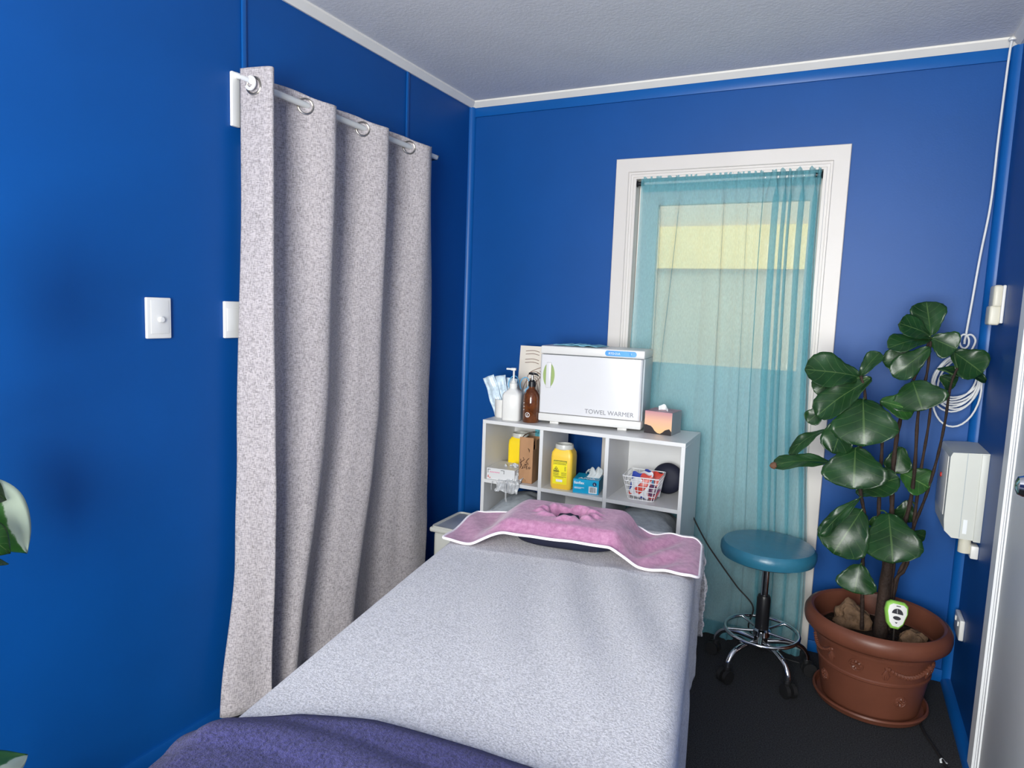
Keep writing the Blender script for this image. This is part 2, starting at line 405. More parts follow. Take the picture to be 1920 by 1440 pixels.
# back door with upper glass
def casing_profile(o, i):      # x across from outer to inner edge, y out of the wall
    w = i-o
    return [(o, 0), (o, -.016), (o+.03*w, -.019), (o+.72*w, -.018), (o+.76*w, -.012), (o+.86*w, -.012), (o+.88*w, -.009), (o+1.0*w, -.008), (i, 0)]
def mitre_frame(mb, x0, x1, z1, w, z0=0):
    prof = casing_profile(0, w)
    rows = []
    for d, y in prof:
        rows.append([(x0+d, y, z0), (x0+d, y, z1-d), (x1-d, y, z1-d), (x1-d, y, z0)])
    k = len(rows); vs = [p for r in rows for p in r]; fs = []
    for i in range(k-1):
        for j in range(3): fs.append((i*4+j, i*4+j+1, (i+1)*4+j+1, (i+1)*4+j))
    mb.add(vs, fs)
d1 = MB(); mitre_frame(d1, DA, DB, DT, .081)
for a, b_ in ((OA, OA+.012), (OB-.012, OB)): d1.box(a, b_, -.004, .1, 0, OT)
d1.box(OA+.012, OB-.012, -.004, .1, OT-.012, OT)
door = struct('door_1', d1, M['white'], smooth=25)
lf = MB(); x0, x1 = OA+.014, OB-.014; gx0, gx1, gz0, gz1 = .955, 1.585, 1.175, 1.885
lf.box(x0, gx0, .055, .095, .01, OT-.014); lf.box(gx1, x1, .055, .095, .01, OT-.014)
lf.box(gx0, gx1, .055, .095, .01, gz0); lf.box(gx0, gx1, .055, .095, gz1, OT-.014)
struct('door_leaf', lf, M['white'], door, smooth=0, world=False)
struct('door_glass', MB().box(gx0, gx1, .072, .078, gz0, gz1), M['glass'], door, smooth=0, world=False)

# white door on the near end of the other side wall
dr = MB(); y0, y1 = -.57, -1.48; zt = 2.09
def wallx(prof_o, prof_i):
    return [(WX-q[1]*-1 if False else WX+q[1], q[0]) for q in casing_profile(prof_o, prof_i)]
prof = casing_profile(0, .085); rows = []
for d, yy in prof:
    rows.append([(WX+yy, y0-d, 0), (WX+yy, y0-d, zt-d), (WX+yy, y1+d, zt-d), (WX+yy, y1+d, 0)])
vs = [p for r in rows for p in r]; fs = []
for i in range(len(rows)-1):
    for j in range(3): fs.append((i*4+j, i*4+j+1, (i+1)*4+j+1, (i+1)*4+j))
dr.add(vs, fs)
d2 = struct('door_2', dr, M['doorwhite'], smooth=25)
struct('door_leaf', MB().box(WX-.004, WX+.02, y1+.085, y0-.085, .01, zt-.085, .002), M['doorwhite'], d2, world=False)
kz, ky = 1.012, -1.030
kb = MB().lathe([(0.0, 0), (.024, .001), (.026, .004), (.012, .008), (.010, .03), (.022, .038), (.027, .052), (.022, .064), (.010, .069), (0, .07)], n=28,
                mtx=Matrix.Translation((WX-.006, ky, kz)) @ Matrix.Rotation(radians(-90), 4, 'Y'))
k = struct('door_knob', kb, M['chrome'], d2, world=False); k['label'] = 'round chrome knob'

# window behind the grey curtain
w2 = MB()
ya, yb, za, zb = -1.434, -.60, .55, 1.93
for q in ((0, .016, ya, ya+.055, za, zb), (0, .016, yb-.055, yb, za, zb), (0, .016, ya, yb, za, za+.055), (0, .016, ya, yb, zb-.055, zb)): w2.box(*q, .003)
w2o = struct('window_2', w2, M['white'])
struct('window_pane', MB().box(.001, .004, ya+.055, yb-.055, za+.055, zb-.055), M['glass'], w2o, smooth=0, world=False)

# what lies outside the glass door: the rendered wall of the next building and a sunlit band put in as cream colour
nb = struct('exterior_wall', MB().box(-3, 6, 1.5, 1.7, -.3, 3.2), M['fence'], smooth=0)
struct('sunlit_band', MB().box(-3, 6, 1.46, 1.5, 1.70, 1.97), M['band'], nb, smooth=0, world=False)
struct('exterior_ground', MB().box(-3, 6, .1, 1.5, -.3, -.05), M['fence'], smooth=0)

# ------------------------------------------------------------------ grey eyelet curtain and its rod
ROD_X, ROD_Z = .09, 2.038
TOPC = [(-1.474, .040), (-1.467, .095), (-1.450, .148), (-1.40, .094), (-1.335, .034), (-1.25, .09), (-1.176, .148), (-1.115, .092), (-1.035, .034), (-.955, .09), (-.881, .148), (-.82, .092), (-.735, .034), (-.658, .09), (-.590, .140), (-.515, .105)]
_p = spline([(x, y, 0) for y, x in TOPC], 12)
_L = [0]
for a, b_ in zip(_p, _p[1:]): _L.append(_L[-1]+(b_-a).length)
TOPX = [(l/_L[-1], p.x) for l, p in zip(_L, _p)]; TOPY = [(l/_L[-1], p.y) for l, p in zip(_L, _p)]
zrows = [2.092-.006*i for i in range(20)]+[1.975-.0235*i for i in range(84)]
zrows = [z for z in zrows if z > .03]
nc = 260
def gcurt(u, v):
    z = zrows[min(len(zrows)-1, int(round(v*(len(zrows)-1))))]
    x = interp(TOPX, u); y = interp(TOPY, u)
    q = max(0, (1.95-z)/1.95)
    amp = 1-(.48*smooth(.0, .45, q)-.12*smooth(.5, 1, q))*smooth(-1.44, -1.36, y)
    x = ROD_X+(x-ROD_X)*amp
    c = sin(pi*min(1, max(0, (y+1.50)/.98)))
    y2 = y-(.16*c+.02*smooth(-.60, -.75, y))*smooth(.35, 1.0, q)**1.4+.028*smooth(-.64, -.515, y)*smooth(.3, .7, q)
    y2 += (-.020*smooth(.10, .45, q)-.060*smooth(.72, 1, q))*(1-smooth(0, .075, u))+.03*smooth(.3, .8, q)*smooth(.02, .07, u)*(1-smooth(.08, .2, u))
    y2 += .035*smooth(-.62, -.515, y)*smooth(.0, .35, q)*(1-smooth(.35, .6, q))
    x += .004*nv3(y*14, z*1.2, 1.3)*smooth(.02, .2, q)+.014*nv3(y*6, z*2.0, 7.7)*smooth(.3, .7, q)+.006*nv3(y*16+z*2, z*3, 3.1)*smooth(.3, .6, q)
    zz = z-.036*(1+cos((y+1.176)*2*pi/.295))*.5*smooth(-1.40, -1.34, y)*smooth(1.80, 2.06, z)
    return (max(x, .022), y2, zz)
EY = [-1.468, -1.25, -.955, -.658]
def near_eyelet(c):
    return all((c-Vector((ROD_X, e, ROD_Z))).length > .0225 for e in EY)
gt = thing('window_curtain', 'tall grey linen eyelet curtain hanging on blue wall', 'curtain', (.09, -1.05, .03))
cb = MB().sheet(gcurt, nc, len(zrows)-1)
part('fabric', cb, M['linen'], gt, world=True, solid=.0028, smooth=80)
for e in EY:
    _i = min(range(len(_p)), key=lambda i: (_p[i]-Vector((ROD_X, e, 0))).length); _t = _p[_i+1]-_p[_i-1]
    n = Vector((_t.y, -_t.x, 0)).normalized()
    part('eyelet', MB().torus((ROD_X, e, ROD_Z), .0245, .0042, n, 36, 8), M['nickel'], gt, world=True)
rt = thing('curtain_rod', 'pale metal curtain rod with white plastic end bracket, above grey curtain', 'curtain rod', (.09, -1.05, ROD_Z))
part('pole', MB().cyl((ROD_X, -1.468, ROD_Z+.004), (ROD_X, -.455, ROD_Z+.004), .0105), M['pole'], rt, world=True)
b1 = MB().box(0, .012, -1.481, -1.450, 1.925, 2.088, .003)
b1.tube([(.006, -1.462, 2.080), (.03, -1.466, 2.072), (.07, -1.474, 2.056), (.092, -1.480, 2.046)], [.010, .009, .008, .008], 10)
b1.tube([(ROD_X+.017*cos(a), -1.482, ROD_Z+.004+.017*sin(a)) for a in [radians(100-250*i/16) for i in range(17)]], .0055, 8)
part('bracket', b1, M['plastic'], rt, 'white plastic bracket', world=True)
b2 = MB().box(0, .006, -.452, -.436, 2.02, 2.06, .002); b2.tube([(.004, -.444, 2.04), (.04, -.444, 2.036), (.09, -.448, 2.036), (.098, -.45, 2.05)], .0045, 8)
part('hook_bracket', b2, M['nickel'], rt, world=True)

# ------------------------------------------------------------------ switches
def plate(t, w, h, d, bev=.003):
    return MB().box(0, d, -w/2, w/2, -h/2, h/2, bev, 3)
s1 = thing('light_switch', 'white wall plate with round dimmer knob on blue wall', 'light switch', (0, -1.741, 1.331))
part('plate', plate(s1, .077, .116, .010), M['plastic'], s1)
part('rocker_panel', MB().box(.010, .0115, -.026, .030, -.044, .050, .0006), M['plastic'], s1)
part('dimmer_knob', MB().lathe([(.0085, 0), (.0085, .007), (.007, .009), (0, .0095)], n=24, mtx=Matrix.Translation((.0114, .003, -.004)) @ Matrix.Rotation(radians(90), 4, 'Y')), M['plastic'], s1)
s2 = thing('light_switch', 'white wall plate half covered by edge of grey curtain', 'light switch', (0, -1.478, 1.327))
part('plate', plate(s2, .077, .116, .011), M['plastic'], s2)
part('rocker_panel', MB().box(.011, .0125, -.030, .034, -.036, .036, .0008), M['plastic'], s2)

# ------------------------------------------------------------------ sheer teal curtain over the door
def teal(u, v):
    z = 2.002-v*2.002
    q = v
    x0 = .886+.004*smooth(0, .3, q)-.03*smooth(.45, .9, q); x1 = 1.622+.020*smooth(.1, .5, q)+.055*smooth(.4, .9, q)
    # fabric is packed into tight folds toward one side
    s = u**.9
    x = x0+(x1-x0)*s
    ph = u*2*pi
    right = smooth(.62, .74, u)
    gather = 1-smooth(.0, .085, q)
    wv = u+.012*sin(ph*5)+.006*sin(ph*13+2)
    fold = sin(2*pi*19*wv+.9*sin(q*3))
    f = right*.020*fold*(.55+.45*smooth(0, .1, q))*(1-.35*smooth(.5, .9, q))
    f += gather*(.004*sin(ph*33+2*sin(ph*4))*(.4+.6*right)+.006*nv3(u*40, 1, 2))
    # a few long soft pleats and creases over the glass
    soft = 0
    for uc, dr, wd, am in ((.105, .05, .015, .015), (.215, -.10, .018, .016), (.36, .02, .035, .009), (.46, .03, .010, .012), (.56, -.03, .03, .009), (.60, .02, .013, .010)):
        _e = (u-uc-dr*q)/wd; soft += am*exp(-_e*_e); x -= (1.05 if wd < .02 else .3)*wd*_e*exp(-_e*_e)*smooth(.02, .09, q)*(1-.6*smooth(.5, .8, q))
    f -= 1.5*soft*smooth(.01, .08, q)*(1-.4*smooth(.5, .8, q))
    f += .007*sin(ph*2.1+1.2*q+.5)*smooth(.02, .3, q)+.009*nv3(u*4, q*2.2, 5.5)*smooth(.05, .3, q)
    x += right*.024*(1-smooth(.95, 1, u))*(.75+.5*nv3(u*9, 2, 4))*cos(2*pi*19*wv+.9*sin(q*3)+.5)*smooth(0, .07, q)*(1-.3*smooth(.5, .9, q))
    y = .000-.004*gather+f
    out = smooth(.05, .55, q)*.085+smooth(.5, .85, q)*.045
    y -= out*(.75+.25*sin(ph*.9+.6))
    y += (.030*nv3(x*7+z*2, z*5, 4.1)+.012*nv3(x*16-z*6, z*13, 9.1))*smooth(.55, .8, q)
    if v < .03: z += (.004*sin(ph*31)+.003*nv3(u*60, 0, 1))*(1-v/.03)
    # slack cloth lying on the carpet
    if z < .14:
        k = (.14-z)/.14
        y -= .03*k*(1+.6*sin(ph*3.5+1)); x += .02*k*sin(ph*4)
        z = max(.012, z)+.055*k*max(0, nv3(x*11, y*11+3, 2.2)+.25)*(1-.5*k)
    y = min(y, .012-.034*smooth(1.9, 1.2, z) if z > 1.2 else -.022)
    if x < 1.30: y = max(y, -.092-.06*smooth(1.25, 1.30, x))
    return (x, y, z)
tt = thing('door_curtain', 'sheer teal curtain gathered over glass door, reaching the carpet', 'curtain', (1.25, 0, .0))
part('fabric', MB().sheet(teal, 460, 150), M['sheer'], tt, world=True, smooth=80)
def sleeve(u, v):
    x, y, z = teal(u, .0)
    return (x, .018+.006*nv3(u*40, 1, 2)+.004*sin(u*200), 2.000-.062*v+.004*nv3(u*50, 3, 1))
part('rod_sleeve', MB().sheet(sleeve, 200, 6), M['sheer'], tt, world=True, smooth=80)
tr_ = thing('tension_rod', 'thin rod with black rubber ends holding sheer teal curtain in door frame', 'curtain rod', (1.245, .012, 1.972))
part('pole', MB().cyl((OA+.03, .010, 1.974), (OB-.03, .010, 1.974), .006), M['pole'], tr_, world=True)
for xx, sg in ((OA+.012, 1), (OB-.012, -1)):
    part('end_cap', MB().lathe([(.013, 0), (.015, .004), (.010, .008), (.010, .034), (0, .034)], n=20, mtx=Matrix.Translation((xx, .010, 1.974)) @ Matrix.Rotation(radians(90*sg), 4, 'Y')), M['black'], tr_, 'black rubber end', world=True)

# ------------------------------------------------------------------ cube shelf
SX0, SX1, SYF, SYB, SZ = .342, 1.240, -.412, -.112, .900
T = .016
sh = thing('cube_shelf', 'white nine-cube shelf unit behind head of massage table', 'shelf', ((SX0+SX1)/2, -.26, 0))
def sp(name, *b): part(name, MB().box(*b, .0008, 1), M['melamine'], sh, world=True)
sp('top_board', SX0, SX1, SYF, SYB, SZ-T, SZ)
sp('base_board', SX0, SX1, SYF, SYB, .02, .02+T)
sp('side_panel', SX0, SX0+T, SYF, SYB, 0, SZ-T); sp('side_panel', SX1-T, SX1, SYF, SYB, 0, SZ-T)
D1, D2 = .629, .923
for dx in (D1, D2): sp('divider', dx-T/2, dx+T/2, SYF+.001, SYB, .036, SZ-T)
for z in (.632, .318):
    sp('shelf_board', SX0+T, D1-T/2, SYF, SYB, z-T, z); sp('shelf_board', D1+T/2, D2-T/2, SYF, SYB, z-T, z); sp('shelf_board', D2+T/2, SX1-T, SYF, SYB, z-T, z)
sp('back_panel', SX0+T, D1-T/2, SYB-.004, SYB, .632, SZ-T)
sp('back_panel', D2+T/2, SX1-T, SYB-.004, SYB, .632, SZ-T)
sp('back_panel', D1+T/2, D2-T/2, SYB-.004, SYB, .318, .616)
TOP = SZ
SH2 = .632

# ------------------------------------------------------------------ towel warmer
tw = thing('towel_warmer', 'white countertop towel warmer with green-lined handle, on cube shelf', 'towel warmer', (.578, -.338, TOP), radians(5.5))
w, d, h = .452, .215, .342
part('foot', MB().box(.05, .09, .012, .04, 0, .013, .002), M['warmer_trim'], tw); part('foot', MB().box(.35, .39, .012, .04, 0, .013, .002), M['warmer_trim'], tw)
part('foot', MB().box(.05, .09, d-.04, d-.012, 0, .013, .002), M['rubber'], tw); part('foot', MB().box(.35, .39, d-.04, d-.012, 0, .013, .002), M['rubber'], tw)
part('base', MB().box(0, w, -.004, d, .012, .047, .006), M['warmer_trim'], tw)
part('cabinet', MB().box(.004, w, .022, d, .045, h-.034, .004), M['warmer_side'], tw, 'grey side casing')
part('top_cover', MB().box(0, w, -.002, d, h-.035, h, .006), M['warmer_trim'], tw)
# door with rounded vertical edges
def rrect(x0, x1, y0, y1, r, k=6):
    pts = []
    for cx, cy, a0 in ((x1-r, y1-r, 0), (x0+r, y1-r, 90), (x0+r, y0+r, 180), (x1-r, y0+r, 270)):
        pts += [(cx+r*cos(radians(a0+90*i/k)), cy+r*sin(radians(a0+90*i/k))) for i in range(k+1)]
    return pts
dd = part('door', MB().prism(rrect(.002, w-.006, -.006, .022, .011), 2, .050, h-.038), M['warmer'], tw)
def disc_front(cx, cz, rx, rz, y0, y1, clip=None, k=40):
    return [(cx+rx*cos(2*pi*i/k), cz+rz*sin(2*pi*i/k)) for i in range(k)]
part('handle_recess', MB().prism(disc_front(.043, .2155, .026, .053, 0, 0), 1, -.0068, -.0058), M['green'], dd, 'olive green recess')
part('handle', MB().box(.031, .054, -.013, -.006, .160, .271, .0035), M['warmer'], dd)
part('display_panel', MB().prism(rrect(.285, .418, h-.029, h-.006, .011), 1, -.0030, -.0015), M['display'], tw, 'sky blue label strip')
FM = Matrix.Rotation(radians(90), 4, 'X')
text('lettering', 'TOWEL WARMER', .0265, M['greyink'], Matrix.Translation((.210, -.0066, .063)) @ FM, dd)
text('lettering', 'RTD-21A', .0125, M['whiteink'], Matrix.Translation((.300, -.0032, h-.022)) @ FM, tw)
part('button', MB().lathe([(.0065, 0), (.006, .002), (0, .0024)], n=20, mtx=Matrix.Translation((.394, -.003, h-.0175)) @ Matrix.Rotation(radians(90), 4, 'X')), M['display'], tw)
tp = MB().sheet(lambda u, v: (.615+.20*u+.01*v, -.29+.14*v, TOP+h+.004+.012*max(0, nv3(u*7, v*4, 3.3)+.35)*sin(pi*u)*(1-.4*v)), 40, 16)
o = mesh_obj('cleaning_cloth', tp, mat('pale_blue_cloth', (.22, .50, .62), .7, .2, var=.15, vscale=30), None, solid=.002)
tag(o, 'folded pale blue cloth lying on top of towel warmer', 'cloth')

# ------------------------------------------------------------------ things on the shelf top
cup = MB().lathe([(0, 0), (.036, 0), (.038, .003), (.040, .082), (.038, .082), (.036, .006), (0, .006)], n=36)
c1 = thing('cup', 'white cup holding wrapped face masks at end of shelf top', 'cup', (.378, -.285, TOP)); part('body', cup, M['plastic'], c1)
random.seed(4)
LBL = ['clear wrapped blue face mask leaning furthest out of white cup', 'clear wrapped face mask in white cup, second from the outer one', 'clear wrapped face mask upright in white cup behind white pump bottle']
for i, (tx, ty, L, wdt) in enumerate(((-.40, .05, .185, .058), (-.18, .12, .18, .06), (.10, .22, .17, .055))):
    mb = MB().sheet(lambda u, v: ((u-.5)*wdt, .0045*sin(u*9+i)+.004*sin(v*11+i*2), v*L), 10, 18)
    t = thing('wrapped_face_mask', LBL[i], 'face mask', (.376+.010*(i-1), -.292+.013*i, TOP+.010), 0, 'wrapped masks in the white cup')
    t.rotation_euler = (-ty, tx, .2*i)
    part('wrapper', mb, M['mask'], t, solid=.002)
lp = []
for i, (cx, cz, rr, lab) in enumerate(((.414, 1.058, .024, 'blue elastic loop beside pump neck of white bottle, on cup side'), (.470, 1.058, .022, 'blue elastic loop between white and amber bottles'))):
    pts = [(cx+rr*cos(a), -.262+.01*sin(a), cz+1.3*rr*sin(a)) for a in [radians(-60+300*k/24) for k in range(25)]]
    o = mesh_obj('elastic_loop', MB().tube([(cx+rr*.2, -.262, cz-.06)]+pts, .0022, 8), M['loop'], None); tag(o, lab, 'elastic loop', 'elastic loops')
mk = thing('mask_bundle', 'crumpled clear packet between white pump bottle and amber bottle', 'packet', (.487, -.235, TOP))
part('film', MB().sheet(lambda u, v: ((u-.5)*.075, .012*nv3(u*5, v*5, 1), v*.145*(1-.35*abs(u-.4))), 16, 20), M['film'], mk, solid=.003)

wbt = thing('pump_bottle', 'white square pump bottle on cube shelf', 'bottle', (.450, -.335, TOP), radians(10))
bb_ = MB()
prof = [(.0, .030), (.1, .034), (.115, .034), (.150, .018), (.155, .017)]
def sqring(hw, z, c=.30):
    k = hw*c; return [(hw, -hw+k, z), (hw, hw-k, z), (hw-k, hw, z), (-hw+k, hw, z), (-hw, hw-k, z), (-hw, -hw+k, z), (-hw+k, -hw, z), (hw-k, -hw, z)]
rows = [sqring(.037, 0, .2), sqring(.040, .003, .2), sqring(.040, .112, .2), sqring(.036, .124, .25), sqring(.018, .140, .45), sqring(.016, .146, .5)]
vs = [p for r in rows for p in r]; fs = [(i*8+j, i*8+(j+1) % 8, (i+1)*8+(j+1) % 8, (i+1)*8+j) for i in range(5) for j in range(8)]+[tuple(range(8))[::-1], tuple(40+j for j in range(8))]
bb_.add(vs, fs); part('body', bb_, M['plastic'], wbt, smooth=50)
part('cap', MB().lathe([(.018, .144), (.018, .164), (.012, .168), (.009, .178), (.0, .178)], n=28), M['plastic'], wbt)
pm = MB().cyl((0, 0, .17), (0, 0, .222), .0045, 12); pm.box(-.013, .010, -.008, .008, .222, .234, .003); pm.box(-.035, -.008, -.004, .004, .224, .232, .002)
part('pump_head', pm, M['plastic'], wbt)

ab = thing('pump_bottle', 'round amber pump bottle with black pump beside towel warmer', 'bottle', (.541, -.335, TOP))
part('body', MB().lathe([(0, 0), (.034, 0), (.037, .004), (.037, .105), (.034, .122), (.024, .140), (.0135, .150), (.0135, .162), (0, .162)], n=40), M['amber'], ab)
part('cap', MB().lathe([(.0165, .158), (.0165, .180), (.011, .183), (.010, .188), (0, .188)], n=28), M['black'], ab)
pm = MB().cyl((0, 0, .185), (0, 0, .212), .004, 12); pm.box(-.016, .012, -.007, .007, .210, .220, .003)
pm.tube([(.006, 0, .216), (.022, -.002, .214), (.030, -.003, .207)], [.0045, .004, .003], 8)
part('pump_head', pm, M['black'], ab)
part('steel_stem', MB().cyl((0, 0, .186), (0, 0, .208), .0046, 12), M['metalpin'], ab)
em = MB(); Rb = .0375
def onbottle(a, z): return Vector((Rb*sin(a), -Rb*cos(a), z))
em.tube([onbottle(.0+.26*cos(t), .036+.010*sin(t)) for t in [2*pi*i/28 for i in range(28)]], .0011, 5, True)
for (a0, z0), (a1, z1) in (((-.12, .034), (.10, .042)), ((-.10, .030), (.12, .032)), ((-.7, .055), (-.5, .058)), ((-.75, .07), (-.45, .072)), ((-.72, .085), (-.5, .088))):
    em.tube([onbottle(a0+(a1-a0)*i/5, z0+(z1-z0)*i/5) for i in range(6)], .0012, 5)
part('emblem', em, M['whiteink'], ab, 'small white printed emblem')

cdp = thing('sketch_print', 'cream card with sepia line sketch leaning behind amber bottle', 'print', (.375, -.150, TOP), radians(2))
cdp.rotation_euler = (radians(-6), 0, radians(2))
part('card', MB().box(0, .25, 0, .003, 0, .325, .0005, 1), M['paper'], cdp)
sk = MB(); sy = -.0006
def skl(pts): sk.tube(spline([(x, sy, z) for x, z in pts], 6), .0014, 5)
skl([(.20, .30), (.17, .25), (.11, .225), (.06, .20), (.045, .16), (.05, .11)]); skl([(.21, .31), (.19, .26), (.16, .235), (.14, .21)])
skl([(.06, .20), (.09, .205), (.115, .19), (.10, .165), (.07, .15)]); skl([(.07, .18), (.065, .14), (.085, .10), (.08, .06)])
skl([(.10, .165), (.09, .12), (.10, .08)]); skl([(.115, .19), (.15, .17), (.16, .14), (.14, .11), (.15, .07)]); skl([(.045, .16), (.03, .12), (.04, .06), (.05, .03)])
for z in (.30, .285, .26, .245): skl([(.03, z), (.07, z+.004), (.10, z-.002)])
for k in range(7): skl([(.17-.012*k, .16-.01*k), (.14-.01*k, .20-.006*k), (.12-.012*k, .22-.01*k)])
part('sketch_lines', sk, M['sketch'], cdp)

tb = thing('tissue_box', 'rose gold and black tissue box on shelf corner beside towel warmer', 'tissue box', (1.036, -.272, TOP), radians(-6))
part('box', MB().box(0, .118, 0, .118, 0, .094, .001, 1), M['silver'], tb)
part('front_print', MB().box(.0005, .1175, -.0008, .0, .0, .0935), M['rosegold'], tb)
part('top_print', MB().box(.0005, .1175, .0005, .1175, .094, .0946), mat('mauve_print', (.42, .20, .25), .4, .4, var=.3, vscale=20), tb)
ml = [(.0005, .0), (.0005, .036), (.010, .036), (.016, .034), (.028, .032), (.036, .026), (.046, .013), (.058, .005), (.070, .003), (.080, .010), (.090, .020), (.100, .024), (.108, .027), (.1175, .016), (.1175, .0)]
part('dark_hills_print', MB().prism(ml, 1, -.0014, -.0008), mat('black_metallic_print', (.035, .028, .028), .3, .5, var=.2), tb)
part('tissue', MB().sheet(lambda u, v: (.040+.045*u, .05+.02*sin(u*4), .094+.026*v*(1-abs(u-.35))), 10, 6), M['tissue'], tb, solid=.0015)

# ------------------------------------------------------------------ things in the cubes
def sharps(loc, rz, w, d, h, m, lab, label_side):
    t = thing('sharps_container', lab, 'sharps container', loc, rz, 'yellow sharps containers')
    b = MB()
    rows = []
    for s_, z in ((.88, 0), (.96, .006), (1.0, h*.12), (1.0, h*.72), (.95, h*.82), (.80, h*.88), (.78, h*.90)):
        rows.append([(x*s_, y*s_, z) for x, y in rrect(-w/2, w/2, -d/2, d/2, .014)])
    k = len(rows[0]); vs = [p for r in rows for p in r]
    fs = [(i*k+j, i*k+(j+1) % k, (i+1)*k+(j+1) % k, (i+1)*k+j) for i in range(len(rows)-1) for j in range(k)]+[tuple(range(k))[::-1], tuple((len(rows)-1)*k+j for j in range(k))]
    b.add(vs, fs); part('body', b, m, t, smooth=50)
    r = min(w, d)*.44
    part('lid', MB().lathe([(r*.98, h*.885), (r*1.06, h*.90), (r*1.06, h*.96), (r*1.0, h), (r*.86, h), (r*.84, h*.93), (0, h*.93)], n=40), M['tub'], t, 'white round lid', world=False)
    if label_side:
        y = -d/2-.0006
        lb = part('label', MB().box(-w*.36, w*.30, y-.0004, y+.0008, h*.12, h*.66), M['yellowlabel'], t)
        pr = MB()
        def bar(x0, x1, z0, z1): pr.box(x0*w, x1*w, y-.0009, y-.0003, z0*h, z1*h)
        bar(-.34, .28, .64, .655)
        for z in (.62, .60, .58, .565): bar(-.30, .26, z, z+.006)
        bar(-.34, -.325, .55, .64); bar(.265, .28, .60, .64)
        # warning triangle with three rings
        tri = [(-.21*w, .51*h), (-.34*w, .42*h), (-.08*w, .42*h)]
        pr.tube([(p[0], y-.0006, p[1]) for p in tri], .0010, 5, True)
        for a in (90, 210, 330): pr.torus((-.21*w+.0055*cos(radians(a)), y-.0006, .449*h+.0055*sin(radians(a))), .0042, .0009, (0, 1, 0), 16, 5)
        bar(-.34, -.06, .395, .41)
        for z in (.375, .36, .345, .33, .315): bar(-.34, -.08, z, z+.005)
        for z in (.385, .37, .355, .335, .32): bar(.04, .27, z, z+.004)
        for k_ in range(6): bar(.18, .25, .43+k_*.018, .437+k_*.018)
        bar(-.34, .27, .285, .293); bar(-.25, .15, .265, .27)
        part('printing', pr, M['ink'], lb)
        part('white_sticker', MB().box(-.20*w, .10*w, y-.001, y-.0002, h*.17, h*.225, .0003), M['whiteink'], lb)
    return t
sharps((.440, -.215, SH2), radians(3), .096, .085, .190, M['yellow'], 'plain bright yellow sharps container at back of cube beside cardboard carton', False)
sharps((.712, -.345, SH2), radians(4), .096, .085, .192, M['yellow2'], 'yellow sharps container with printed label beside blue glove box', True)
bx = thing('cardboard_carton', 'tall narrow brown cardboard carton with torn open top', 'carton', (.514, -.382, SH2), radians(6))
bw, bd, bh = .064, .125, .195
c_ = MB().box(0, bw, 0, .002, 0, .205); c_.box(0, bw, bd-.002, bd, 0, .19); c_.box(0, .002, 0, bd, 0, .19); c_.box(bw-.002, bw, .035, bd, 0, .188); c_.box(bw-.002, bw, 0, .035, 0, .15); c_.box(0, bw, 0, bd, 0, .002)
part('body', c_, M['card'], bx, smooth=0)
part('lining', MB().box(.0025, bw-.0025, .0025, bd-.0025, .003, .15), M['cardin'], bx, smooth=0)
part('torn_flap', MB().sheet(lambda u, v: (.004+u*(bw-.006), .003+.05*v, .195+.035*sin(u*1.7)*(1-.5*v)+.012*v), 10, 6), M['cardin'], bx, solid=.002)
pr = MB(); random.seed(9)
for i in range(26):
    x, z = .007+random.random()*.05, .066+random.random()*.046; a = random.uniform(-.9, .9)+1.2; L = random.uniform(.008, .018)
    pr.tube([(x-L*.5*cos(a), -.0006, z-L*.5*sin(a)), (x, -.0006, z), (x+L*.5*cos(a), -.0006, z+L*.5*sin(a))], [.0005, .0022, .0005], 5)
part('leaf_print', pr, M['brownink'], bx); pr = MB()
pr.tube([(.040, -.0006, .158), (.046, -.0006, .150), (.047, -.0006, .140)], [.001, .003, .001], 6)
part('thumb_slot', pr, M['cardin'], bx)
tri = [(.030, .016), (.024, .008), (.036, .008)]; pr = MB().tube([(a, -.0006, b_) for a, b_ in tri], .0007, 4, True); part('recycling_mark', pr, M['brownink'], bx)
wp = thing('wipes_pack', 'blue and white wipes pack behind torn carton', 'pack', (.566, -.205, SH2), radians(5))
part('film', MB().box(-.045, .045, -.045, .045, 0, .236, .012, 3), M['bluewipe'], wp)
vb = thing('small_bottle', 'small white bottle with green mark beside cardboard carton', 'bottle', (.604, -.330, SH2))
part('body', MB().lathe([(0, 0), (.014, 0), (.0145, .003), (.0145, .05), (.009, .058), (.009, .066), (0, .066)], n=24), M['plastic'], vb)
part('label_band', MB().lathe([(.0148, .02), (.0148, .034)], n=24), M['green'], vb, 'green band')
gb = thing('supply_box', 'flat white box with black corner marks and pink print', 'box', (.366, -.405, SH2), radians(5))
part('box', MB().box(0, .135, 0, .16, 0, .052, .001, 1), M['melamine'], gb)
pr = MB(); pr.mi = 0
for x0, x1, z0, z1 in ((.006, .018, .044, .046), (.006, .008, .030, .046), (.068, .085, .044, .046), (.083, .085, .030, .046)): pr.box(x0, x1, -.0008, -.0001, z0, z1)
pr.mi = 1
for k in range(6): pr.box(.016+k*.008, .022+k*.008, -.0008, -.0001, .032, .036)
pr.mi = 2
for x0, z0 in ((.006, .014), (.006, .008), (.014, .006)): pr.box(x0, x0+.005, -.0008, -.0001, z0, z0+.004)
part('printing', pr, [M['ink'], M['pinkink'], M['redink']], gb)
bg = thing('plastic_bag', 'crumpled grey plastic bag spilling over shelf edge beside white supply box', 'plastic bag', (.455, -.40, SH2))
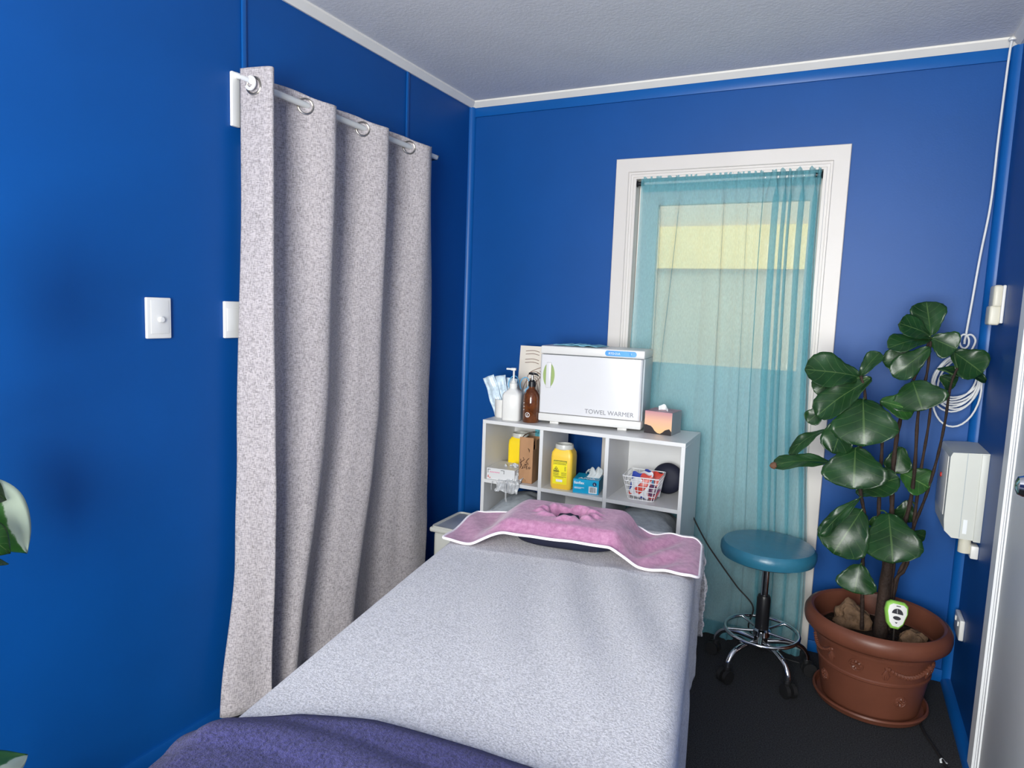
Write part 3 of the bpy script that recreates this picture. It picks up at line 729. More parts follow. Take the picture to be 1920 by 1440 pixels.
def bagf(u, v):
    x = .425+.11*u; y = -.30-.125*v; z = SH2+.05+.02*nv3(u*5, v*5, 2)-.055*smooth(.25, .95, v)+.012*nv3(u*16, v*13, 5)
    if v > .8: z -= .035*(v-.8)/.2; y -= .01
    return (x+.012*nv3(u*8, v*8, 9), y+.006*nv3(u*18, v*12, 3), max(z, SH2+.004 if v < .8 else .59))
part('film', MB().sheet(bagf, 40, 36), M['film'], bg, world=True, solid=.0015, smooth=60)
st = MB().tube(spline([(.408, -.428, .632), (.405, -.43, .612), (.406, -.43, .592)]), .0012, 5); part('loose_strand', st, M['film'], bg, world=True); st = MB().tube(spline([(.476, -.43, .632), (.479, -.431, .60), (.478, -.43, .57), (.482, -.43, .55)]), [.002]*9+[.004]*16, 6)
part('loose_strand', st, M['film'], bg, world=True)
mp_ = thing('tissue_wad', 'crumpled white tissue between plastic bag and cardboard carton', 'tissue', (.497, -.33, SH2))
part('wad', MB().lathe([(0, 0), (.018, .001), (.024, .012), (.018, .026), (.006, .032), (0, .032)], n=20), M['tissue'], mp_)

gl = thing('glove_box', 'blue disposable glove box with barcode and gloves poking out', 'glove box', (.779, -.400, SH2), radians(9))
part('box', MB().box(0, .110, 0, .115, 0, .060, .0008, 1), M['bluebox'], gl)
pr = MB(); pr.mi = 0
pr.prism([(.092+.0085*cos(2*pi*i/24), .044+.0085*sin(2*pi*i/24)) for i in range(24)], 1, -.0007, -.0001); pr.mi = 1
pr.box(.068, .103, -.0009, -.0001, .004, .033); pr.box(.006, .048, -.0007, -.0001, .0235, .0255); pr.box(.006, .036, -.0007, -.0001, .0195, .0212)
pr.mi = 2
x = .071
random.seed(3)
while x < .099:
    bwid = random.choice((.0008, .0013, .002)); pr.box(x, x+bwid, -.0012, -.0008, .008, .031); x += bwid+random.choice((.0012, .0018))
part('printing', pr, [M['navyprint'], M['whiteink'], M['ink']], gl)
text('lettering', 'L', .011, M['whiteink'], Matrix.Translation((.0895, -.0008, .040)) @ FM, gl, bold=.0002)
text('lettering', 'Sanflex', .0155, M['whiteink'], Matrix.Translation((.004, -.0004, .040)) @ FM, gl, bold=.0003)
text('lettering', 'ANIA', .030, M['whiteink'], Matrix.Translation((.020, .014, .0602)), gl, bold=.0004)
part('gloves', MB().sheet(lambda u, v: (.048+.055*u+.012*sin(v*5), .045+.05*v, .060+.048*sin(pi*min(1, v*1.0+.0))*(.6+.5*nv3(u*4, v*3, 8))+.012*sin(u*9)*v), 24, 18), M['glove'], gl, solid=.003, smooth=70)

bk = thing('wire_basket', 'small white wire basket filled with colourful sachets', 'basket', (1.058, -.305, SH2), radians(3))
def bring(w, d, z): return [(x, y, z) for x, y in rrect(-w/2, w/2, -d/2, d/2, .012, 3)]
wm = MB(); BW0, BD0, BW1, BD1, BH = .105, .115, .150, .155, .098
for i in range(6):
    f_ = i/5; wm.tube(bring(BW0+(BW1-BW0)*f_, BD0+(BD1-BD0)*f_, .002+BH*f_), .0016 if i < 5 else .0024, 6, True)
for side in (-1, 1):
    for i in range(6):
        f_ = -.85+1.7*i/5
        wm.tube([(f_*BW0/2, side*BD0/2, .002), (f_*BW1/2, side*BD1/2, .002+BH)], .0013, 6)
        wm.tube([(side*BW0/2, f_*BD0/2, .002), (side*BW1/2, f_*BD1/2, .002+BH)], .0013, 6)
    for i in range(5):
        f_ = -.8+1.6*i/4; 
        if side > 0: wm.tube([(f_*BW0/2, -BD0/2, .002), (f_*BW0/2, BD0/2, .002)], .0013, 6)
part('wire_frame', wm, M['wire'], bk)
def pouch(w, h, th):
    rows = MB()
    def f(sg): return lambda u, v: ((u-.5)*w, sg*th*(max(0, sin(pi*u))**.6)*(max(0, sin(pi*v))**.6), v*h+.003*sin(u*14)*(v > .95))
    rows.sheet(f(1), 14, 16); rows.sheet(f(-1), 14, 16); return rows
for (dx, dy, dz, rx, ry, m_, lab) in ((-.012, -.036, .007, -.16, .10, 'pouch_a', 'white sachet with red and blue patches at front of wire basket'),
                                     (.006, -.006, .008, -.22, -.16, 'pouch_b', 'blue and white sachet in middle of wire basket'),
                                     (.020, .024, .008, -.30, .10, 'pouch_a', 'white and red sachet standing highest at back of wire basket'),
                                     (.030, -.030, .005, -.05, .42, 'pouch_c', 'dark purple sachet low in corner of wire basket')):
    t = thing('sachet', lab, 'sachet', (1.058+dx, -.305+dy, SH2+dz), 0, 'sachets in the wire basket'); t.rotation_euler = (rx, ry, 0)
    part('film', pouch(.085 if m_ != 'pouch_c' else .05, .10 if m_ != 'pouch_c' else .06, .012), M[m_], t, smooth=60)
nc_ = MB().lathe([(0, -.024), (.035, -.023), (.056, -.017), (.066, -.005), (.066, .005), (.056, .017), (.035, .023), (0, .024)], n=48, mtx=Matrix.Rotation(radians(82), 4, 'X'))
t = thing('round_cushion', 'round navy cushion standing behind wire basket', 'cushion', (1.128, -.185, SH2+.066))
part('cover', nc_, M['navy'], t)

def pillow(name, lab, c, w, d, h, rot, m):
    t = thing(name, lab, 'pillow', c, 0, 'grey pillows in the low cubes'); t.rotation_euler = rot
    mb = MB()
    def f(sg): return lambda u, v: ((u-.5)*w*(1-.10*sin(pi*v)), (v-.5)*d*(1-.10*sin(pi*u)), sg*h*.5*(max(0, sin(pi*u))**.45)*(max(0, sin(pi*v))**.45)+.006*nv3(u*7, v*7, 3+sg))
    mb.sheet(f(1), 28, 28); mb.sheet(f(-1), 28, 28)
    part('case', mb, m, t, smooth=80); return t
pillow('pillow', 'grey pillow slanting in cube below yellow sharps container', (.487, -.262, .468), .262, .29, .18, (radians(-10), radians(-20), 0), M['pillow'])
pillow('pillow', 'grey pillow in cube under wire basket', (1.073, -.270, .480), .292, .30, .23, (radians(-4), radians(5), 0), M['pillow'])

# plastic storage tub in the corner
tbx = thing('storage_tub', 'white lidded storage tub on floor between grey curtain and cube shelf', 'storage tub', (.232, -.372, 0))
part('body', MB().box(-.088, .088, -.120, .120, 0, .375, .02, 3), M['tub'], tbx)
ld = part('lid', MB().box(-.100, .100, -.135, .135, .372, .395, .009, 3), M['tub'], tbx)
part('lid_panel', MB().box(-.078, .078, -.112, .112, .394, .3965, .001), M['tublid'], ld, 'grey inset lid panel')
rim_ = MB().tube([(x, y, .396) for x, y in rrect(-.090, .090, -.125, .125, .02)], .006, 8, True)
part('lid_rim', rim_, M['tub'], ld)

# ------------------------------------------------------------------ massage table with its covers
U = Vector((.987, .16, 0)).normalized(); V = Vector((-.16, .987, 0)).normalized()
def BP(u, v, z): q = U*u+V*v; return (q.x, q.y, z)
UL, UR, VH, VF, ZT = .512, 1.232, -1.09, -2.95, .700
UM = (UL+UR)/2
BR = atan2(.16, .987)
mt = thing('massage_table', 'padded massage table under grey fleece cover, foot end toward viewer', 'massage table', BP(UM, (VH+VF)/2, 0), BR)
hw, hl = (UR-UL)/2-.012, (VH-VF)/2-.012
part('padded_top', MB().box(-hw, hw, -hl, hl, .62, ZT-.012, .03, 4), M['navy'], mt)
part('frame', MB().box(-hw+.03, hw-.03, -hl+.03, hl-.03, .57, .62, .004), M['bark'], mt)
for sx_ in (-1, 1):
    for sy_ in (-1, 1):
        part('leg', MB().tube([(sx_*(hw-.06), sy_*(hl-.12), .58), (sx_*(hw-.04), sy_*(hl-.08), 0)], [.022, .018], 14), M['bark'], mt)
def covf(us, vs_, drop, r=.035):
    """arc-length parameters to a point on the covered table"""
    z = ZT; u, v = us, vs_
    def fold(t, edge, sgn):
        e = (t-edge)*sgn
        if e <= -r: return t, 0
        if e <= -r+r*pi/2:
            a = (e+r)/r; return edge-sgn*r+sgn*r*sin(a), r*(1-cos(a))
        return edge, r+(e+r-r*pi/2)
    u1, dz1 = fold(u, UL, -1) if u < UM else fold(u, UR, 1)
    v1, dz2 = fold(v, VF, -1) if v < (VH+VF)/2 else fold(v, VH, 1)
    return u1, v1, z-max(dz1, dz2)
def wr_(u, v):
    w_ = .0035*nv3(u*3.5+v*1.2, v*2.5, 1.7)
    # long soft creases that run from the head end down
    k = smooth(-2.25, -1.75, v)*(1-smooth(-1.52, -1.44, v))
    w_ += .0018*exp(-((v+1.500+.010*sin(u*6))/.010)**2)*smooth(.56, .66, u)*(1-smooth(1.15, 1.2, u))
    w_ += k*.0085*(sin((u+.32*(v+1.5))*38+1.3*nv3(u*3, v*2, 5))*.5+.5)*smooth(.62, 1.0, u)
    return w_
def cover(u, v):
    us = UL-.32+u*(UR-UL+.64); vs_ = VF-.25+v*(VH-VF+.45)
    a, b_, z = covf(us, vs_, .3)
    side = smooth(ZT-.05, ZT-.20, z)
    off = .012*side*sin(vs_*17+2*nv3(vs_*3, 0, 1))*(1 if us > UM else -1)
    # ruffle at the head corner
    hc = smooth(-1.45, -1.2, vs_)*smooth(1.17, 1.24, us)
    off += hc*(.012+.010*sin(vs_*60)+.008*nv3(us*30, vs_*30, 0))
    return BP(a+off, b_, z+(wr_(a, b_) if z > ZT-.02 else 0))
o = mesh_obj('table_cover', MB().sheet(cover, 150, 260), M['grey_fleece'], None, solid=.004, smooth=80)
tag(o, 'light grey fleece cover spread over massage table', 'table cover')

# face cushion ring
FCU, FCV = .858, -1.312
fc = thing('face_cushion', 'navy padded face cushion under pink towel', 'face cushion', BP(FCU, FCV, ZT+.006), BR)
prof = []
fcm = MB()
def fcr(t, ph):
    ca, sa = cos(t), sin(t); Rr = .112
    ex = (abs(ca)**.6)*(1 if ca > 0 else -1); ey = (abs(sa)**.6)*(1 if sa > 0 else -1)
    r = .058
    cc = cos(ph); cc = abs(cc)**.6*(1 if cc > 0 else -1); ss = sin(ph); ss = abs(ss)**.6*(1 if ss > 0 else -1)
    return ((Rr+r*cc)*ex*.93, (Rr*.92+r*cc)*ey*.70, .036+.036*ss)
n1, n2 = 64, 16
vs = [fcr(2*pi*i/n1, 2*pi*j/n2) for i in range(n1) for j in range(n2)]
fcm.add(vs, [(i*n2+j, ((i+1) % n1)*n2+j, ((i+1) % n1)*n2+(j+1) % n2, i*n2+(j+1) % n2) for i in range(n1) for j in range(n2)])
part('cushion', fcm, M['navy'], fc)

# pink towel draped over the cushion
PU0, PU1, PV0, PV1 = .512, 1.245, -1.475, -1.165
def pinkz(u, v):
    su = smooth(.59, .71, u)*(1-smooth(1.0, 1.09, u))
    sv = .62+.38*smooth(-1.475, -1.415, v); sv *= 1-smooth(-1.215, -1.165, v)*.75
    z = ZT+.010+.074*su*sv
    # face hole
    du, dv = (u-FCU+.006)/.068, (v+1.312)/.050
    r = sqrt(du*du+dv*dv); a = atan2(dv, du)
    z += .007*exp(-((r-1.2)/.30)**2)*(1+.9*sin(a*9+2*sin(a*2)+r*2))
    z -= .058*(1-smooth(.62, 1.02, r))
    z += .006*sin(a*13+3*sin(a))*exp(-((r-.85)/.3)**2)
    # folds that fall off the cushion's side
    k = smooth(1.0, 1.05, u)*(1-smooth(1.14, 1.225, u))
    z += k*.008*sin((u*.85-v*.55)*70+1)*(1-.4*smooth(-1.25, -1.15, v))*(.35+.65*smooth(-1.475, -1.40, v))
    k2 = (1-smooth(.60, .68, u))
    z += k2*.004*sin(u*40+v*30)
    z += .0025*nv3(u*14, v*14, 6)
    if u > 1.215: z -= (u-1.215)**2*14
    return z
def pinkp(u, v):
    # rounded corners, front edge lifts over the cushion
    uu = PU0+u*(PU1-PU0); vv = PV0+v*(PV1-PV0)
    r = .012 if u < .5 else .035
    for cu, su in ((PU0, 1), (PU1, -1)):
        for cv, sv in ((PV0, 1), (PV1, -1)):
            a = r-(uu-cu)*su; b_ = r-(vv-cv)*sv
            if a > 0 and b_ > 0:
                L = max(a, b_); n_ = sqrt(a*a+b_*b_); uu += su*a*(1-L/n_); vv += sv*b_*(1-L/n_)
    return Vector(BP(uu, vv, pinkz(uu, vv)))
pt = thing('hand_towel', 'pink towel with white edging draped over face cushion', 'towel', BP(UM, -1.3, ZT+.008), BR)
part('cloth', MB().sheet(lambda u, v: pinkp(u, v), 190, 110), M['pink_fleece'], pt, world=True, solid=.004, smooth=80)
bp = [pinkp(i/120, 0) for i in range(120)]+[pinkp(1, i/60) for i in range(60)]+[pinkp(1-i/120, 1) for i in range(120)]+[pinkp(0, 1-i/60) for i in range(60)]
part('edging', MB().tube([p+Vector((0, 0, .001)) for p in bp], .0040, 8, True), M['hem'], pt, 'white bias edging', world=True)

# navy towel over the foot end
EDGE = [(.10, -2.60), (.43, -2.47), (.49, -2.42), (.53, -2.395), (.633, -2.352), (.76, -2.333), (.944, -2.336), (1.05, -2.349), (1.233, -2.40), (1.6, -2.47)]
def navyp(u, v):
    us = UL-.30+u*(UR-UL+.55)
    e = interp(EDGE, us)
    vs_ = e-.75*(1-v)
    a, b_, z = covf(us, max(vs_, VF-.2), .3)
    lift = .012+.012*smooth(0, .04, 1-v)+.010*nv3(us*4, vs_*9, 2.5)+.011*max(0, sin((vs_-e)*38+us*7+2.0*nv3(us*2.5, vs_*2, 8)))*smooth(.0, .1, 1-v)
    out = 0
    if us < UL:
        out = -.018-.03*smooth(0, .25, UL-us)
    elif us > UR: out = .018
    top = smooth(ZT-.05, ZT-.01, z)
    return BP(a+out-.010*(1-top)*(1 if us < UM else -1), b_, z+lift*top)
o = mesh_obj('bath_towel', MB().sheet(navyp, 150, 110), M['navy_fleece'], None, solid=.008, smooth=80)
tag(o, 'thick navy towel laid across foot end of massage table', 'towel')

# ------------------------------------------------------------------ stool
sl = thing('swivel_stool', 'round teal vinyl swivel stool on chrome castor base', 'stool', (1.557, -.285, 0))
part('seat', MB().lathe([(0, .466), (.150, .466), (.172, .472), (.177, .489), (.176, .509), (.166, .522), (.12, .527), (0, .528)], n=56), M['seat'], sl)
part('seat_underside', MB().lathe([(0, .452), (.10, .452), (.150, .462), (.150, .470), (0, .470)], n=40), M['rubber'], sl)
part('piston', MB().cyl((0, 0, .28), (0, 0, .458), .0145, 20), M['chrome'], sl)
part('column', MB().lathe([(.024, .10), (.026, .105), (.026, .30), (.022, .312), (.013, .315), (0, .315)], n=28), M['black'], sl)
part('hub', MB().lathe([(.027, .145), (.034, .150), (.034, .172), (.027, .178)], n=28), M['chrome'], sl)
fr_ = MB().torus((0, 0, .165), .138, .0075, n=56, k=10)
part('foot_ring', fr_, M['chrome'], sl)
for k in range(5):
    a = radians(165+72*k+36); part('spoke', MB().cyl((.024*cos(a), .024*sin(a), .165), (.134*cos(a), .134*sin(a), .165), .006, 10), M['chrome'], sl)
for k in range(5):
    a = radians(165+72*k); c, s_ = cos(a), sin(a)
    lg = part('leg', MB().tube(spline([(.02*c, .02*s_, .125), (.09*c, .09*s_, .128), (.150*c, .150*s_, .115), (.178*c, .178*s_, .085), (.182*c, .182*s_, .055)], 6), [.0105]*25, 12), M['chrome'], sl)
    cs = MB(); ctr = Vector((.182*c, .182*s_, .026)); tn = Vector((-s_, c, 0)); off = Vector((c, s_, 0))*.010
    for sg in (-1, 1): cs.cyl(ctr+tn*(sg*.006)+off, ctr+tn*(sg*.021)+off, .026, 22)
    cs.cyl(ctr+Vector((0, 0, .0)), ctr+Vector((0, 0, .036)), .012, 12)
    part('castor', cs, M['rubber'], lg, 'black twin-wheel castor')

# ------------------------------------------------------------------ cords
pts = [P(1286, 935, 1, -.13), P(1300, 970, 1, -.14), P(1325, 1018, 1, -.15), P(1352, 1058, 1, -.16), P(1382, 1100, 1, -.17), P(1412, 1138, 1, -.18), Vector((1.50, -.16, .10)), Vector((1.60, -.15, .02)), Vector((1.70, -.15, .006))]
o = mesh_obj('power_cable', MB().tube(spline(pts), .0032, 8), M['rubber'], None); tag(o, 'black power cable running from shelf down behind teal stool', 'cable')
pts = [Vector((2.06, -.14, .005)), Vector((2.10, -.30, .005)), P(1730, 1368, 2, .005), P(1752, 1402, 2, .005), P(1778, 1445, 2, .005), P(1800, 1490, 2, .005)]
o = mesh_obj('floor_cable', MB().tube(spline(pts), .0045, 8), M['rubber'], None); tag(o, 'black cable lying on carpet beside potted plant', 'cable')

wc = thing('hanging_cable', 'white cable dropping from ceiling corner to a tied coil on wall', 'cable', (2.15, -.03, 2.38))
yc = -.045
pts = [Vector((2.196, -.045, 2.40)), P(1890, 120, 1, -.03), P(1872, 260, 1, yc), P(1858, 380, 1, yc), P(1838, 480, 1, yc), P(1820, 580, 1, yc), P(1808, 645, 1, yc)]
part('drop', MB().tube(spline(pts), .0038, 8), M['cord'], wc, world=True)
cl = MB(); random.seed(12)
hookp = P(1812, 640, 1, yc)
for i in range(8):
    bot = 745+i*4.5 if i < 7 else 800
    cxp = 1795+random.uniform(-4, 4); wid = 42+random.uniform(-3, 5)
    ring = []
    topy = 668+random.uniform(-4, 6)
    for k in range(32):
        a = 2*pi*k/32
        u_ = cxp+wid*cos(a)*(1 if sin(a) < 0 else 1)+ (8*sin(a)); v_ = (topy+bot)/2-(bot-topy)/2*sin(a)
        ring.append(P(u_, v_, 1, yc-.004*i+.006*sin(a*2+i)))
    cl.tube(ring, .0034, 7, True)
part('coil', cl, M['cord'], wc, world=True)
kn = MB()
kn.tube([P(1808+9*cos(a)*1.0, 640+13*sin(a), 1, yc-.012) for a in [2*pi*i/20 for i in range(20)]], .0034, 7, True)
kn.tube(spline([P(1808, 640, 1, yc-.01), P(1812, 630, 1, yc-.02), P(1822, 628, 1, yc-.02), P(1829, 638, 1, yc-.01), P(1824, 652, 1, yc), P(1815, 665, 1, yc)]), .0034, 7)
part('knot', kn, M['cord'], wc, world=True)
part('ceiling_hook', MB().lathe([(0, 0), (.010, 0), (.012, .006), (.006, .012), (0, .012)], n=16, mtx=Matrix.Translation((2.196, -.05, 2.388))), M['plastic'], wc, world=True)

# ------------------------------------------------------------------ fittings on the side wall
def onwall(name, lab, cat, y, z): return thing(name, lab, cat, (WX, y, z))
al = onwall('wall_sensor', 'small cream plastic unit high on side wall near corner', 'sensor', -.185, 1.405)
part('back_plate', MB().box(-.010, 0, -.045, .045, .0, .130, .004), M['plastic'], al)
part('upper_body', MB().box(-.034, -.008, -.040, .040, .055, .130, .008, 3), M['cream'], al)
part('lower_body', MB().box(-.040, -.008, -.036, .036, -.006, .060, .007, 3), M['cream'], al)
bxw = onwall('wall_heater', 'off-white wall mounted fan unit beside potted plant', 'fan unit', -.15, .655)
hb = [(0, 0), (-.085, 0), (-.108, .022), (-.112, .060), (-.112, .285), (-.106, .300), (0, .308)]
part('casing', MB().prism([(x, z) for x, z in hb], 1, -.128, .135), M['greywhite'], bxw, smooth=25)
part('back_rail', MB().box(-.022, .0, -.131, .137, -.004, .304, .002), M['greywhite'], bxw)
part('seam', MB().box(-.0635, -.0615, -.1286, -.128, .004, .304), M['warmer_side'], bxw)
part('front_grille', MB().box(-.1145, -.112, -.095, .11, .070, .28, .001), M['warmer_trim'], bxw)
part('indicator', MB().lathe([(.009, 0), (.008, .004), (0, .005)], n=16, mtx=Matrix.Translation((-.1145, .03, .190)) @ Matrix.Rotation(radians(-90), 4, 'Y')), M['redink'], bxw, 'dark red button')
part('white_sticker', MB().box(-.055, -.043, -.1290, -.128, .02, .07), M['whiteink'], bxw)
part('conduit', MB().cyl((-.040, -.10, .002), (-.040, -.10, -.052), .019, 20), M['cream'], bxw, 'cream plastic conduit stub')
part('saddle', MB().box(-.024, 0, -.125, -.075, -.066, -.02, .004), M['plastic'], bxw)
ou = onwall('power_outlet', 'white power outlet low on side wall behind flower pot', 'power outlet', -.128, .290)
part('plate', MB().box(-.016, 0, -.058, .058, -.038, .038, .004, 3), M['plastic'], ou)
for yy in (-.028, .028):
    part('rocker', MB().box(-.020, -.015, yy-.007, yy+.007, .008, .024, .001), M['plastic'], ou)

# ------------------------------------------------------------------ fiddle-leaf fig in its pot
PX, PY = 1.945, -.293
pl = thing('potted_fig', 'tall fiddle-leaf fig in terracotta pot beside stool', 'potted plant', (PX, PY, 0))
part('saucer', MB().lathe([(0, 0), (.165, 0), (.182, .006), (.192, .024), (.190, .030), (.184, .030), (.176, .012), (0, .012)], n=64), M['terracotta'], pl)
PR = [(a*1.035, b*1.03) for a, b in [(.150, .012), (.156, .016), (.163, .06), (.176, .145), (.181, .149), (.1815, .156), (.178, .160), (.188, .228), (.192, .243), (.199, .247), (.202, .256), (.208, .259), (.221, .262), (.230, .272), (.233, .288), (.232, .306), (.224, .320), (.212, .325), (.203, .320), (.199, .305), (.196, .25), (.194, .235), (0, .235)]]
part('pot', MB().lathe([(0, .012)]+PR, n=72), M['terracotta'], pl)
def potr(z): return interp([(a[1], a[0]) for a in PR[:8]], z)
def onpot(a, z, dx=0, dz=0, out=0):
    r = potr(z+dz)+out; aa = radians(a)+dx/r; return Vector((r*cos(aa), r*sin(aa), z+dz))
def rosette(a, z, R):
    mb = MB()
    mb.tube([onpot(a, z, R*cos(t), R*sin(t), .001) for t in [2*pi*i/32 for i in range(32)]], .0034, 6, True)
    for k in range(8):
        t = 2*pi*k/8; mb.tube([onpot(a, z, R*.30*cos(t), R*.30*sin(t)), onpot(a, z, R*.62*cos(t), R*.62*sin(t), .001), onpot(a, z, R*.9*cos(t), R*.9*sin(t))], [.0024, .0058, .0034], 6)
    mb.tube([onpot(a, z, 0, 0, -.004), onpot(a, z, 0, 0, .004)], [.006, .003], 10); return mb
def tassel(a, z):
    mb = MB(); mb.tube([onpot(a, z, 0, 0, -.002), onpot(a, z, 0, .0001, .005)], [.009, .005], 10)
    for dx in (-.007, 0, .007): mb.tube([onpot(a, z, 0, -.006), onpot(a, z, dx, -.026, .001), onpot(a, z, dx*.6, -.045)], [.0035, .0072, .003], 6)
    return mb
def garland(a0, a1, z, sag):
    mb = MB(); k = 14
    for i in range(k+1):
        f_ = i/k; aa = a0+(a1-a0)*f_; zz = z-sag*4*f_*(1-f_)
        mb.tube([onpot(aa, zz, -.006, .003, -.001), onpot(aa, zz, 0, 0, .0025), onpot(aa, zz, .006, -.003, -.001)], [.004, .0092, .004], 6)
    return mb
pa = [c for c in pl.children if c.name.startswith('pot')][0]
for a, z, R in ((-108, .205, .021), (-60, .095, .019), (-150, .10, .019), (-20, .205, .021), (160, .2, .02)): part('rosette', rosette(a, z, R), M['terracotta'], pa)
for a in (-80, -136, -30): part('tassel', tassel(a, .222), M['terracotta'], pa)
for a0, a1 in ((-78, -32), (-180, -138)): part('garland', garland(a0, a1, .220, .026), M['terracotta'], pa)
def soilf(u, v):
    r = .196*v; a = 2*pi*u; return (r*cos(a), r*sin(a), .248+.010*nv3(r*cos(a)*22, r*sin(a)*22, 1)+.010*(1-v))
part('soil', MB().sheet(soilf, 60, 18), M['soil'], pl, smooth=80)

STEMS = []
def stem(pxs, d0, d1, r0, r1):
    k = len(pxs); pts = [P(u_, v_, 1, d0+(d1-d0)*i/(k-1)) for i, (u_, v_) in enumerate(pxs)]
    sp_ = spline(pts, 6); n_ = len(sp_); rs = [(r0+(r1-r0)*i/(n_-1))*(1+.14*sin(i*1.9)) for i in range(n_)]
    STEMS.append(sp_)
    part('stem', MB().tube(sp_, [q*.8 for q in rs], 10), M['bark'], pl, world=True)
yb = PY-.04
stem([(1616, 1180), (1617, 1110), (1618, 1049), (1624, 1000), (1620, 960), (1614, 925), (1610, 880), (1618, 800), (1622, 740), (1614, 705)], yb-.02, yb-.10, .0085, .006)
stem([(1648, 1182), (1655, 1110), (1658, 1056), (1648, 985), (1650, 900), (1654, 830), (1652, 755)], yb, yb, .011, .006)
stem([(1657, 1185), (1662, 1110), (1666, 1056), (1672, 960), (1673, 900), (1680, 830), (1690, 780), (1706, 730), (1722, 690), (1744, 635)], yb+.03, yb+.045, .013, .0055)
stem([(1665, 1180), (1670, 1110), (1675, 1056), (1690, 1000), (1706, 945), (1715, 880), (1722, 772), (1738, 700), (1745, 640)], yb+.02, yb+.04, .012, .005)
stem([(1672, 1165), (1678, 1092), (1696, 1068), (1708, 1030), (1712, 992), (1736, 930), (1757, 860), (1772, 790), (1782, 725), (1795, 690)], yb+.03, yb+.06, .008, .005)
stem([(1668, 1150), (1684, 1080), (1706, 1030), (1716, 960), (1727, 880), (1742, 790), (1746, 740)], yb+.04, yb+.09, .009, .005)
# fused woody base
part('trunk', MB().tube([P(1650, 1192, 1, yb), P(1655, 1140, 1, yb), P(1660, 1090, 1, yb), P(1666, 1052, 1, yb)], [.024, .022, .020, .016], 12), M['bark'], pl, world=True)

LW = [(0, .04), (.05, .30), (.14, .46), (.26, .58), (.42, .78), (.60, .97), (.74, 1.0), (.86, .86), (.94, .60), (.98, .34), (1, .04)]
LW2 = [(0, .05), (.1, .5), (.25, .85), (.4, 1), (.6, .92), (.78, .60), (.9, .28), (1, .02)]
def leafblade(B, Tp, width, face, bow=.12, cup=.18, wav=.02, seed=0, petiole=True, midw=.0022, lw=None, flip=1):
    B = Vector(B); Tp = Vector(Tp); L = (Tp-B).length; ax = (Tp-B).normalized()
    n_ = Vector(face); n_ = (n_-ax*n_.dot(ax)).normalized(); sd = ax.cross(n_)
    mb = MB(); uv = []; nu, nv_ = 12, 22; vs = []
    for j in range(nv_+1):
        t = j/nv_; w_ = (max(.015, sin(pi*min(1, t)**.78))**.9 if lw else cinterp(LW, t))*width/2
        c = B+(Tp-B)*t+n_*(bow*L*4*t*(1-t)*.5-.10*bow*L*t)
        for i in range(nu+1):
            s_ = 2*i/nu-1
            p = c+sd*(w_*s_)+n_*(cup*w_*s_*s_+wav*L*sin(t*11+seed+s_*1.5)*abs(s_)**1.5-.03*L*nv3(s_*1.3, t*2.2, seed))
            vs.append(p); uv.append((s_*flip, t))
    mb.add(vs, [(j*(nu+1)+i, j*(nu+1)+i+1, (j+1)*(nu+1)+i+1, (j+1)*(nu+1)+i) for j in range(nv_) for i in range(nu)])
    if petiole and STEMS:
        best = min((p for st_ in STEMS for p in st_), key=lambda p: (p-B).length)
        if (best-B).length < .16:
            k0 = len(mb.v); mb.tube([best, best+(B-best)*.5+Vector((0, 0, .004)), B+ax*.006], [midw*1.3, midw, midw], 6); uv += [(.0, .5)]*(len(mb.v)-k0)
    mb.uv = uv
    return mb
CAMV = Vector(CAM_LOC)
def leaf(b, t, wpx, y0, y1, m='leaf', tilt=(0, 0, .25), bow=.12, cup=.18, wav=.02, seed=0, lab=None, owner=None):
    B = P(*b, 1, y0); Tp = P(*t, 1, y1)
    dist = (Vector(CAM_LOC)-B).length; wid = wpx*1.07/FPX*dist
    face = (CAMV-(B+Tp)/2).normalized()+Vector(tilt)
    mb = leafblade(B, Tp, wid, face, bow, cup, wav, seed)
    return part('leaf', mb, M[m], owner or pl, lab, world=True, smooth=80, solid=.0012)
Y = PY
